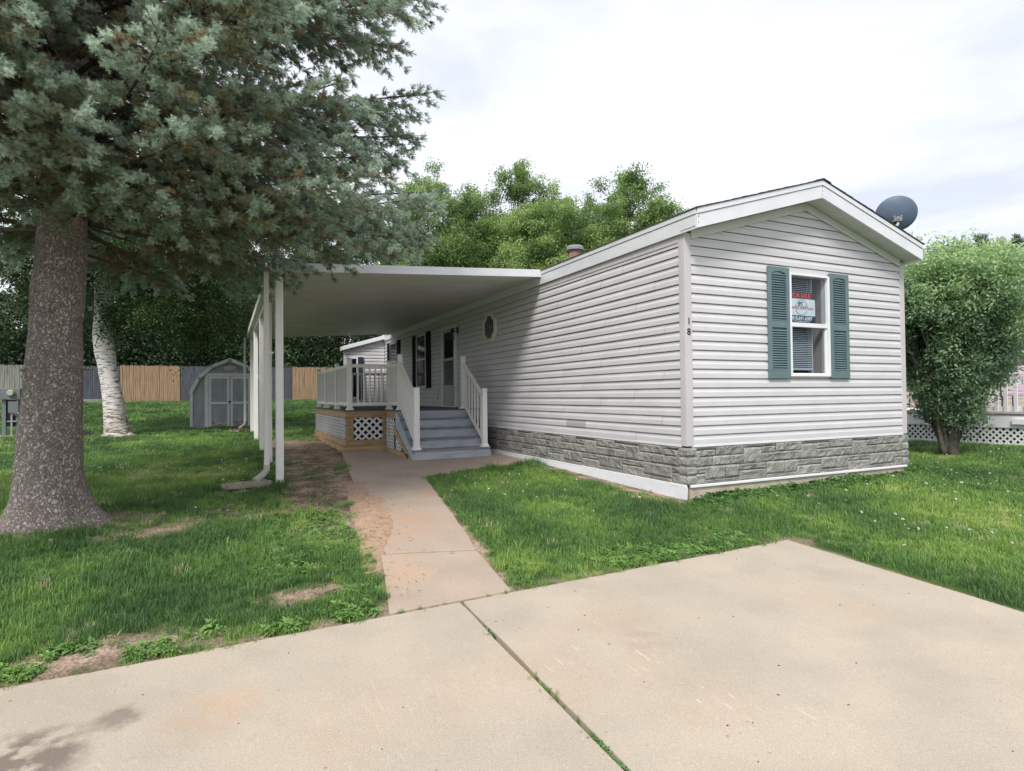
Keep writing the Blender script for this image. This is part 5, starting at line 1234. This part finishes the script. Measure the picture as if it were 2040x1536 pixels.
# birch
def birch():
    x, y = -8.17, 14.7; zb = gz(x, y)
    mt = bpy.data.materials.new('birch_bark'); mt.use_nodes = True; n = mt.node_tree.nodes; l = mt.node_tree.links; p = n['Principled BSDF']; p.inputs['Roughness'].default_value = .8
    tc = n.new('ShaderNodeTexCoord'); mp = n.new('ShaderNodeMapping'); mp.inputs['Scale'].default_value = (2.2, 2.2, 11); l.new(tc.outputs['Object'], mp.inputs[0])
    nz = n.new('ShaderNodeTexNoise'); nz.inputs['Scale'].default_value = 2.0; nz.inputs['Detail'].default_value = 7; nz.inputs['Roughness'].default_value = .65; l.new(mp.outputs[0], nz.inputs['Vector'])
    r_ = n.new('ShaderNodeValToRGB'); e = r_.color_ramp.elements; e[0].position = .40; e[0].color = (.10, .085, .07, 1); e[1].position = .47; e[1].color = (.78, .74, .72, 1); l.new(nz.outputs['Fac'], r_.inputs[0])
    r2 = n.new('ShaderNodeValToRGB'); e = r2.color_ramp.elements; e[0].position = .44; e[0].color = (.14, .12, .10, 1); e[1].position = .58; e[1].color = (.68, .62, .57, 1); l.new(nz.outputs['Fac'], r2.inputs[0])
    sp = n.new('ShaderNodeSeparateXYZ'); l.new(tc.outputs['Object'], sp.inputs[0]); mr = n.new('ShaderNodeMapRange'); mr.inputs['From Min'].default_value = .2; mr.inputs['From Max'].default_value = 1.7; l.new(sp.outputs['Z'], mr.inputs['Value'])
    mx = n.new('ShaderNodeMixRGB'); l.new(mr.outputs[0], mx.inputs[0]); l.new(r2.outputs[0], mx.inputs[1]); l.new(r_.outputs[0], mx.inputs[2]); l.new(mx.outputs[0], p.inputs['Base Color'])
    bp = n.new('ShaderNodeBump'); bp.inputs['Strength'].default_value = .7; bp.inputs['Distance'].default_value = .03; l.new(nz.outputs['Fac'], bp.inputs['Height']); l.new(bp.outputs[0], p.inputs['Normal'])
    pts = []; 
    for (px, py) in ((236, 870), (234, 862), (231, 840), (226, 800), (219, 760), (213, 725), (208, 700), (205, 660), (207, 620), (206, 570), (200, 480), (215, 380), (240, 280)):
        d = 17.3; v = CAM + RGT * ((px - 1020) / 1191.68 * d) + UPV * ((768 - py) / 1191.68 * d) + FWD * d; pts.append(Vector((v.x, v.y, v.z)))
    rd = [.48, .34, .30, .265, .24, .245, .26, .255, .24, .22, .18, .13, .07]
    cx, cy = pts[9].x, pts[9].y
    e = [(cx + 1.5, cy - .4, 5.2, 2.1, 2.0, 1.6), (cx + 3.0, cy - .2, 5.0, 1.8, 1.8, 1.5), (cx - .5, cy, 6.2, 2.0, 2, 1.9), (cx + 1.5, cy, 7.6, 2.6, 2.2, 2.0)]
    t = broadleaf('birch_tree', 'white barked birch with leaning trunk behind the spruce', x, y, e, 'birch', None, 51, clumps=150, per=52, cr_=.5, trunk_r=.2, bark=M['treebark'], droop=.5, bark_pts=[pts[8], pts[9], pts[10], pts[11], pts[12]])
    for c in list(t.children):
        if c.name.startswith('trunk'): bpy.data.objects.remove(c)
    m = MB(); na = 22; vs = []; q = []
    for i in range(len(pts) - 1):
        for k in range(4): q.append((pts[i].lerp(pts[i + 1], k / 4), rd[i] + (rd[i + 1] - rd[i]) * k / 4))
    for j, (pp, rr) in enumerate(q):
        for k in range(na):
            a = 6.2832 * k / na; r_1 = rr * (1 + .06 * mnoise.noise(Vector((math.cos(a) * 1.3, math.sin(a) * 1.3, pp.z * 2.5)))) + (.012 if random.random() < .04 else 0)
            vs.append((pp.x + r_1 * math.cos(a), pp.y + r_1 * math.sin(a), pp.z))
    m.add(vs, [(j * na + k, j * na + (k + 1) % na, (j + 1) * na + (k + 1) % na, (j + 1) * na + k) for j in range(len(q) - 1) for k in range(na)])
    m.build('trunk', mt, t, smooth=True)
    # burl
birch()

# big vase shaped bush by the right corner
def bush():
    x, y = 6.9, .72; zb = gz(x, y); r = random.Random(91)
    t = thing('large_shrub', 'large vase shaped green shrub with several stems beside the right corner of the home', 'shrub', (x, y, zb)); m = MB(); P = []; Rr = []; S = []; T = []; K = []
    def env(h): return float(np.interp(h, [0, .5, 1.2, 2.0, 2.8, 3.4, 3.85], [.10, .24, .56, 1.02, 1.40, 1.32, .7]))
    for i in range(60):
        az = r.uniform(0, 6.283); sp = r.random() ** .5; H_ = 3.55 - .5 * sp * r.random() + r.uniform(-.5, .12); pts = []
        for k in range(8):
            u = k / 7; h = H_ * u; q = env(h) * sp * (.85 + .12 * math.sin(3 * u + i)); pts.append(Vector((max(x + .12 + q * math.cos(az), 4.85 + .3 * u), y + q * math.sin(az) * .95, zb - .05 + h)) + Vector((r.gauss(0, .03), r.gauss(0, .03), 0)))
        r0 = .024 if i > 7 else .04
        m.tube(pts, [r0 * (1 - .85 * k / 7) + .003 for k in range(8)], 6, cap=False)
    cl = []
    for i in range(430):
        h = .62 + 3.1 * r.random() ** .65; az = r.uniform(0, 6.283); sp = r.random() ** .35; q = env(h) * sp * r.uniform(.9, 1.08)
        c = Vector((x + .12 + q * math.cos(az), y + q * math.sin(az) * .95, zb + h))
        if c.x < 4.95: continue
        cl.append((c, sp, h, r.uniform(-.13, .13)))
    for (c, sp, h, tt) in cl:
        rad = r.uniform(.10, .24); out = Vector((c.x - x, c.y - y, .6)).normalized()
        for _ in range(int(27 * (rad / .17) ** 1.6)):
            g_ = Vector((r.gauss(0, .6), r.gauss(0, .6), r.gauss(0, .7))) * rad; p = c + g_ + out * rad * .3
            P.append(p[:]); Rr.append((r.uniform(-.9, .9), r.uniform(-.9, .9), r.uniform(0, 6.28))); S.append(r.uniform(.75, 1.3))
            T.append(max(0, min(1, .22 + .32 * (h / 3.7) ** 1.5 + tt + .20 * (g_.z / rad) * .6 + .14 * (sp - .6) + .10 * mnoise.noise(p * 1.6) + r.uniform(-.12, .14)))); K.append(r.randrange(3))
    for i in range(34):      # stray shoots poking out of the top and flank
        a = r.uniform(0, 6.28); h0 = r.uniform(2.6, 3.6); q = env(h0) * r.uniform(.5, 1.0); c = Vector((max(5.1, x + .12 + q * math.cos(a)), y + q * math.sin(a) * .95, zb + h0)); d = Vector((math.cos(a) * .35, math.sin(a) * .35, 1)).normalized(); ln = r.uniform(.2, .5)
        m.tube([c, c + d * ln], [.006, .003], 4, cap=False)
        for k in range(9):
            p = c + d * ln * k / 8; P.append((p.x + r.gauss(0, .02), p.y + r.gauss(0, .02), p.z)); Rr.append((r.uniform(-.3, .3), r.uniform(-.3, .3), r.uniform(0, 6))); S.append(.55); T.append(r.uniform(.5, .95)); K.append(r.randrange(3))
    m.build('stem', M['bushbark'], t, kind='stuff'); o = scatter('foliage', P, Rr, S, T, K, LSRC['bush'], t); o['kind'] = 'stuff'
    for (dx, dy, ang) in ((-.13, 0, .34), (-.05, .06, .14), (.02, -.07, .03), (.09, .03, -.16), (.15, -.02, -.32)):
        MB().tube([(x + dx * .3, y + dy, zb - .05), (x + dx, y + dy, zb + .15), (x + dx - ang * .35, y + dy, zb + .6), (x + dx - ang * 1.1, y + dy, zb + 1.5)], [.055, .042, .032, .02], 8).build('trunk', M['bushbark'], t, smooth=True)
bush()
# distant conifer behind the bush
def pine():
    x, y = at(1985, 24); zb = gz(x, y); r = random.Random(4); t = thing('conifer_tree', 'blue green conifer rising above the right side of the shrub', 'conifer', (x, y, zb)); P = []; Rr = []; S = []; T = []; K = []; m = MB()
    MB().tube([(x, y, zb - .1), (x, y, 7.6)], [.16, .02], 8).build('trunk', M['treebark'], t)
    for i in range(150):
        z0 = r.uniform(1.2, 7.0); Ln = 1.75 * (1 - (z0 / 8.2) ** 2.2) + .15; az = r.uniform(0, 6.28); el = .35 + .9 * (z0 / 7); pts = []
        for k in range(9):
            u = k / 8; p = Vector((x + math.cos(az) * Ln * u, y + math.sin(az) * Ln * u, z0 + Ln * u * u * el * .8)); pts.append(p)
            if k > 2:
                for _ in range(2):
                    P.append((p + Vector((r.gauss(0, .05), r.gauss(0, .05), r.gauss(0, .05))))[:]); e = euler_of(Vector((math.cos(az) * .5, math.sin(az) * .5, .8)).normalized(), r.uniform(0, 6)); Rr.append((e.x, e.y, e.z)); S.append(r.uniform(1.8, 2.6)); T.append(r.uniform(.35, .6)); K.append(0)
        m.tube(pts, .012, 3, cap=False)
    m.build('limb', M['treebark'], t, kind='stuff'); pmt = attr_mat('conifer_needles', [(0, (.02, .04, .03)), (1, (.09, .15, .11))], rough=.6)
    o = scatter('foliage', P, Rr, S, T, K, [source('shoot', mk_shoot(9, nn=40), pmt)], t); o['kind'] = 'stuff'
pine()

# ------------------------------------------------------------------ grass, weeds, clover
def mk_tuft(seed, n=34, R_=.055, h=.075, w=.0042, bendy=.5):
    r = random.Random(seed); m = MB()
    for k in range(n):
        a = r.uniform(0, 6.28); q = R_ * math.sqrt(r.random()); p = Vector((q * math.cos(a), q * math.sin(a), -.01)); b = r.uniform(0, 6.28); H_ = h * r.uniform(.5, 1.25); bd = r.uniform(.1, bendy) * H_
        d = Vector((math.cos(b), math.sin(b), 0)); s = Vector((-d.y, d.x, 0)) * w / 2 * r.uniform(.7, 1.3)
        p1 = p + d * bd * .3 + Vector((0, 0, H_ * .6)); p2 = p + d * bd + Vector((0, 0, H_ * r.uniform(.85, 1)))
        m.add([p - s, p + s, p1 + s * .8, p1 - s * .8, p2], [(0, 1, 2, 3), (3, 2, 4)])
    return m
def mk_weed(seed, n=11, R_=.05, ll=.05, lw=.03, h=.05):
    r = random.Random(seed); m = MB()
    for k in range(n):
        a = r.uniform(0, 6.28); q = R_ * r.random(); p = Vector((q * math.cos(a), q * math.sin(a), h * r.uniform(.2, 1))); a += r.uniform(-.6, .6); d = Vector((math.cos(a), math.sin(a), r.uniform(-.2, .6))).normalized(); s = d.cross(Vector((0, 0, 1))).normalized(); l_ = ll * r.uniform(.6, 1.3); w = lw * r.uniform(.7, 1.2) / 2; up = s.cross(d)
        pts = [p, p + d * l_ * .3 + s * w * .85 + up * w * .3, p + d * l_ * .7 + s * w * .8 + up * w * .2, p + d * l_ - up * l_ * .18, p + d * l_ * .7 - s * w * .8 + up * w * .2, p + d * l_ * .3 - s * w * .85 + up * w * .3, p + d * l_ * .5]
        m.add(pts, [(0, 1, 6), (1, 2, 6), (2, 3, 6), (3, 4, 6), (4, 5, 6), (5, 0, 6)])
        m.add([Vector((0, 0, -.01)), Vector((.003, 0, -.01)), p], [(0, 1, 2)])
    return m
grass_mat = attr_mat('grass_blade', [(0, (.085, .165, .06)), (.35, (.145, .27, .08)), (.65, (.26, .41, .10)), (.86, (.42, .54, .15)), (1, (.60, .54, .34))], rough=.5, trans=.35, spec=.3)
weed_mat = attr_mat('weed_leaf', [(0, (.05, .115, .045)), (.4, (.11, .235, .07)), (.8, (.22, .38, .09)), (1, (.34, .46, .13))], rough=.5, trans=.3, spec=.35)
GS = [source('tuft', mk_tuft(s), grass_mat) for s in (1, 2, 3)] + [source('tuft', mk_tuft(4, n=26, h=.13, bendy=.9, w=.005), grass_mat)]
WS = [source('weed', mk_weed(s), weed_mat) for s in (1, 2)] + [source('weed', mk_weed(3, n=9, ll=.085, lw=.05, h=.07), weed_mat)]
def blocked(x, y):
    if inpoly(x, y, DRIVE) or inpoly(x, y, WALK): return True
    if -.05 < x < W + .02 and -.02 < y < LEN: return True
    if -2.95 < x < 0 and y > 5.3 and y < 12.6: return True
    if y > 26.5: return True
    if -6.36 < x < -3.95 and 16.4 < y < 19.2: return True
    if math.hypot(x - TREE[0], y - TREE[1]) < .42: return True
    if x > 9.6 and y < 6.6: return True
    return False
def lawn():
    P = []; Rr = []; S = []; T = []; K = []; r = rng
    bands = [(1.2, 5.5, 330, 1.0, .95), (5.5, 9, 210, 1.25, .95), (9, 14, 110, 1.75, 1.0), (14, 20, 48, 2.6, 1.1), (20, 36, 16, 4.4, 1.3)]
    a0, a1 = yaw - math.radians(50), yaw + math.radians(50)
    for (d0, d1, dens, sxy, sz) in bands:
        n = int(dens * (a1 - a0) / 2 * (d1 * d1 - d0 * d0)); d = np.sqrt(r.uniform(d0 * d0, d1 * d1, n)); a = r.uniform(a0, a1, n)
        X_ = CAM.x + d * np.sin(a); Y_ = CAM.y + d * np.cos(a); U = r.uniform(0, 1, (n, 6))
        for i in range(n):
            x, y = float(X_[i]), float(Y_[i])
            if x > 16 or x < -20: continue
            if y < -1.66 and x < -.1: continue
            if blocked(x, y): continue
            b = bare(x, y); u = U[i]
            if u[0] < b * 1.05: continue
            t = .34 + .42 * nz3(x, y, .55, 3) + .34 * nz3(x, y, 1.6, 8) + .12 * nz3(x, y, 5, 2) + (u[1] - .5) * .28
            hs = 1 + .35 * nz3(x, y, 1.1, 20)
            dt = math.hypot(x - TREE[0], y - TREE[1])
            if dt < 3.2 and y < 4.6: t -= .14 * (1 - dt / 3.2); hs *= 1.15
            if -3.4 < x < -1.2 and -1.6 < y < 3.2: t += .16 * sm(-.3, .5, nz3(x, y, .8, 33) + .15)
            if x > .5 and y < 0: t += .12
            if -9 < x < -4.8 and 4.6 < y < 7: t += .24
            if y > 14: t -= .10
            if b > .25: t += .22 * u[2]; hs *= .75
            if -.35 < y < 0 and 0 < x < 4.5: hs *= .6
            if u[3] < .008: t = 1.
            if u[3] > .985: t = .74
            if -1.65 < y < -1.2 and -4.2 < x < 0: hs *= .8
            P.append((x, y, gz(x, y) + nz3(x, y, 1.1, 7) * .012)); Rr.append(((u[4] - .5) * .3, (u[5] - .5) * .3, u[1] * 40)); S.append((sxy, sxy, sz * hs * (.8 + .4 * u[2]))); T.append(max(0, min(1, t))); K.append(3 if (u[5] > .93 and hs > .9) else int(u[4] * 3))
    o = scatter('grass', P, Rr, S, T, K, GS); tag(o, 'mown green lawn grass with darker and yellower patches', 'grass', kind='stuff'); print('tufts', len(P))
lawn()
def weeds():
    r = random.Random(3); P = []; Rr = []; S = []; T = []; K = []
    def put(x, y, s, t, k=None, dz=0.):
        if blocked(x, y) and dz == 0: return
        P.append((x, y, gz(x, y) + dz)); Rr.append((r.uniform(-.35, .35), r.uniform(-.35, .35), r.uniform(0, 6.28))); S.append(s * .42 * r.uniform(.7, 1.25)); T.append(max(0, min(1, t + r.uniform(-.25, .2)))); K.append(r.randrange(3) if k is None else k)
    for _ in range(2300):    # band along the driveway edge right of the walk
        x = r.uniform(-3.3, -.2); q = abs(r.gauss(0, .22)); y = -1.6 + q
        if nz3(x, y, 1.7, 4) > -.22: put(x, y, .9, .62)
    for _ in range(700):     # beside the walk, right edge
        y = r.uniform(-1.6, 3.2); x = np.interp(y, [-1.66, 3.3], [-3.24, -2.42]) + .03 + abs(r.gauss(0, .12)); put(x, y, .7, .5)
    for _ in range(3600):    # tall weeds along the front wall
        x = r.uniform(-.15, 5.0); q = abs(r.gauss(0, .30)); y = -.03 - q
        if nz3(x, y, 1.3, 14) > -.3 and q < 1: (put(x, y, 1.5 * max(.55, 1 - q), .42, dz=.0001 + .03 * max(0, .5 - q) * r.random()) if q > .10 or nz3(x, 0, 2.2, 71) > .12 else None)
    for _ in range(900):     # disturbed soil patch by the carport post
        x = r.uniform(-5.5, -3.7); y = r.uniform(-.6, 6.5)
        if nz3(x, y, 1.8, 2) > .12: put(x, y, 1.1, .5)
    for _ in range(800):
        x = r.uniform(-4.9, -4.1); y = r.uniform(-.6, 1.6); put(x, y, 1.0, .62)
    for _ in range(520):     # left driveway edge clumps
        x = r.uniform(-7, -4.3); y = -1.6 + abs(r.gauss(0, .10))
        if nz3(x, y, 2.6, 44) > .05: put(x, y, 1.1, .66)
    for (cx, cy, n_) in ((-6.15, -1.35, 26), (-5.45, -1.45, 12), (-4.55, -1.45, 40), (-4.38, -1.2, 30)):
        for _ in range(n_): put(cx + r.gauss(0, .10), cy + abs(r.gauss(0, .06)), 1.2, .55)
    for _ in range(2600):    # scattered broadleaf weeds in the lawn
        x = r.uniform(-11, 9); y = r.uniform(-1.5, 9)
        if nz3(x, y, .9, 60) > .18: put(x, y, .9, .45)
    # in the joints
    def joint(x, y, n_, sp=.03, s=.36):
        for _ in range(n_):
            xx, yy = x + r.gauss(0, .012), y + r.gauss(0, sp); P.append((xx, yy, gz(xx, yy) - .015)); Rr.append((r.uniform(-.3, .3), r.uniform(-.3, .3), r.uniform(0, 6))); S.append(s * r.uniform(.7, 1.2)); T.append(r.uniform(.35, .7)); K.append(r.randrange(2))
    for (y, n_) in ((-2.18, 12), (-2.24, 8), (-2.95, 5), (-3.1, 4), (-3.45, 14), (-3.55, 14), (-3.68, 10), (-3.9, 12), (-2.05, 2), (-2.6, 2)): joint(-3.705, y, n_)
    o = scatter('weeds', P, Rr, S, T, K, WS); tag(o, 'leafy green weeds along the driveway edge, the front wall and in the joints', 'weeds', kind='stuff')
    # grass spikes in joints
    P = []; Rr = []; S = []; T = []; K = []
    for (x, y, n_) in ((-3.705, -2.85, 5), (-3.705, -3.0, 6), (-3.705, -3.08, 5), (-3.705, -3.3, 3), (-4.15, -1.645, 7), (-4.0, -1.645, 5), (-3.85, -1.645, 3), (-3.45, -1.645, 3), (-3.3, -1.64, 5), (-3.4, -.645, 2), (-3.6, -.5, 2), (-2.9, 3.5, 2), (-2.6, 3.45, 3)):
        for _ in range(n_): P.append((x + r.gauss(0, .02), y + r.gauss(0, .02), gz(x, y) - .02)); Rr.append((0, 0, r.uniform(0, 6))); S.append((.25, .25, r.uniform(.6, 1.0))); T.append(r.uniform(.3, .6)); K.append(r.randrange(3))
    o = scatter('joint_grass', P, Rr, S, T, K, GS); tag(o, 'small grass spikes growing out of the concrete joints', 'grass', kind='stuff')
weeds()
def clover():
    r = random.Random(8); m = MB(); 
    for k in range(14):
        a = r.uniform(0, 6.28); e = r.uniform(-.3, 1.4); d = Vector((math.cos(a) * math.cos(e), math.sin(a) * math.cos(e), math.sin(e))); s = d.orthogonal().normalized() * .004; p = Vector((0, 0, .075))
        m.add([p - s + d * .004, p + s + d * .004, p + d * .014 + s, p + d * .014 - s], [(0, 1, 2, 3)])
    m.add([(0, 0, 0), (.002, 0, 0), (0, 0, .075)], [(0, 1, 2)])
    mt = pm('clover_white', (.75, .74, .68), rough=.8); P = []; Rr = []; S = []; T = []; K = []
    def put(x, y):
        if blocked(x, y): return
        P.append((x, y, gz(x, y) + .01)); Rr.append((r.uniform(-.3, .3), r.uniform(-.3, .3), r.uniform(0, 6))); S.append(r.uniform(.8, 1.25)); T.append(0); K.append(0)
    for _ in range(14): put(-2.35 + r.gauss(0, .25), 1.9 + r.gauss(0, .5))
    for _ in range(16): put(r.uniform(-2.6, -.3), r.uniform(-.6, 2.6))
    for _ in range(130): put(r.uniform(.4, 8), r.uniform(-3.6, .5))
    for _ in range(120): put(r.uniform(-10, -4.9), r.gauss(5.4, .7))
    for _ in range(40): put(r.uniform(-11, -5), r.uniform(-1, 10))
    o = scatter('clover_flowers', P, Rr, S, T, K, [source('flower', m, mt)]); tag(o, 'tiny white clover flowers dotted through the lawn', 'flowers', kind='stuff')
clover()
def litter():
    """clods, twigs and dead leaves on the bare soil and the walk"""
    r = random.Random(31); m = MB()
    def clod(x, y, s, dz=0.):
        z = gz(x, y) + dz; vs = []; 
        for k in range(6):
            a = k * 1.047 + r.uniform(-.3, .3); q = s * r.uniform(.6, 1.2); vs.append((x + q * math.cos(a), y + q * math.sin(a), z - .005))
        vs.append((x + r.uniform(-.2, .2) * s, y + r.uniform(-.2, .2) * s, z + s * r.uniform(.35, .7))); m.add(vs, [(k, (k + 1) % 6, 6) for k in range(6)])
    for _ in range(1300):
        x = r.uniform(-4.9, -2.95); y = r.uniform(-.3, 12)
        if bare(x, y) > .35 and not inpoly(x, y, WALK): clod(x, y, abs(r.gauss(0, .014)) + .004)
    for _ in range(300):
        x = r.gauss(-5.95, .35); y = r.gauss(1.45, .25); clod(x, y, .01)
    tag(m.build('soil_clods', pm('clod', (.26, .19, .145), (.13, .095, .075), scale=9, rough=.95)), 'small brown soil clods on the bare strip beside the walkway', 'soil', kind='stuff')
    m = MB()
    for _ in range(150):
        t_ = r.random(); y = -1.4 + 4.6 * t_; xl = np.interp(y, [-1.5, 3.3], [-4.2, -3.55]); x = xl + abs(r.gauss(0, .22)); a = r.uniform(0, 6.28); L_ = r.uniform(.006, .03); z = gz(x, y) + .03; w = r.uniform(.001, .004)
        m.beam((x, y, z), (x + L_ * math.cos(a), y + L_ * math.sin(a), z + .002), w, .003)
    for _ in range(60):
        x = r.uniform(-7, -.5); y = r.uniform(-5.5, -1.8); a = r.uniform(0, 6.28); L_ = r.uniform(.004, .014); z = gz(x, y) + .0135
        m.beam((x, y, z), (x + L_ * math.cos(a), y + L_ * math.sin(a), z + .001), r.uniform(.003, .008), .003)
    tag(m.build('plant_debris', pm('debris', (.12, .07, .05), (.06, .035, .025), rough=.95)), 'brown twig and leaf crumbs scattered on the walkway and driveway', 'debris', kind='stuff')
    # straw on the bare spots
    P = []; Rr = []; S = []; T = []; K = []
    for _ in range(900):
        x = r.uniform(-7, -4); y = r.uniform(-1.6, 3.5); b = bare(x, y)
        if .25 < b and not blocked(x, y): P.append((x, y, gz(x, y))); Rr.append((r.uniform(-1.1, 1.1), r.uniform(-1.1, 1.1), r.uniform(0, 6))); S.append((1, 1, r.uniform(.4, .9))); T.append(1.); K.append(r.randrange(3))
    tag(scatter('dry_grass', P, Rr, S, T, K, [source('straw', mk_tuft(40, n=8, R_=.06, h=.06, w=.003, bendy=1.2), grass_mat)]), 'dry straw coloured grass on the bare patches', 'dry grass', kind='stuff')
litter()
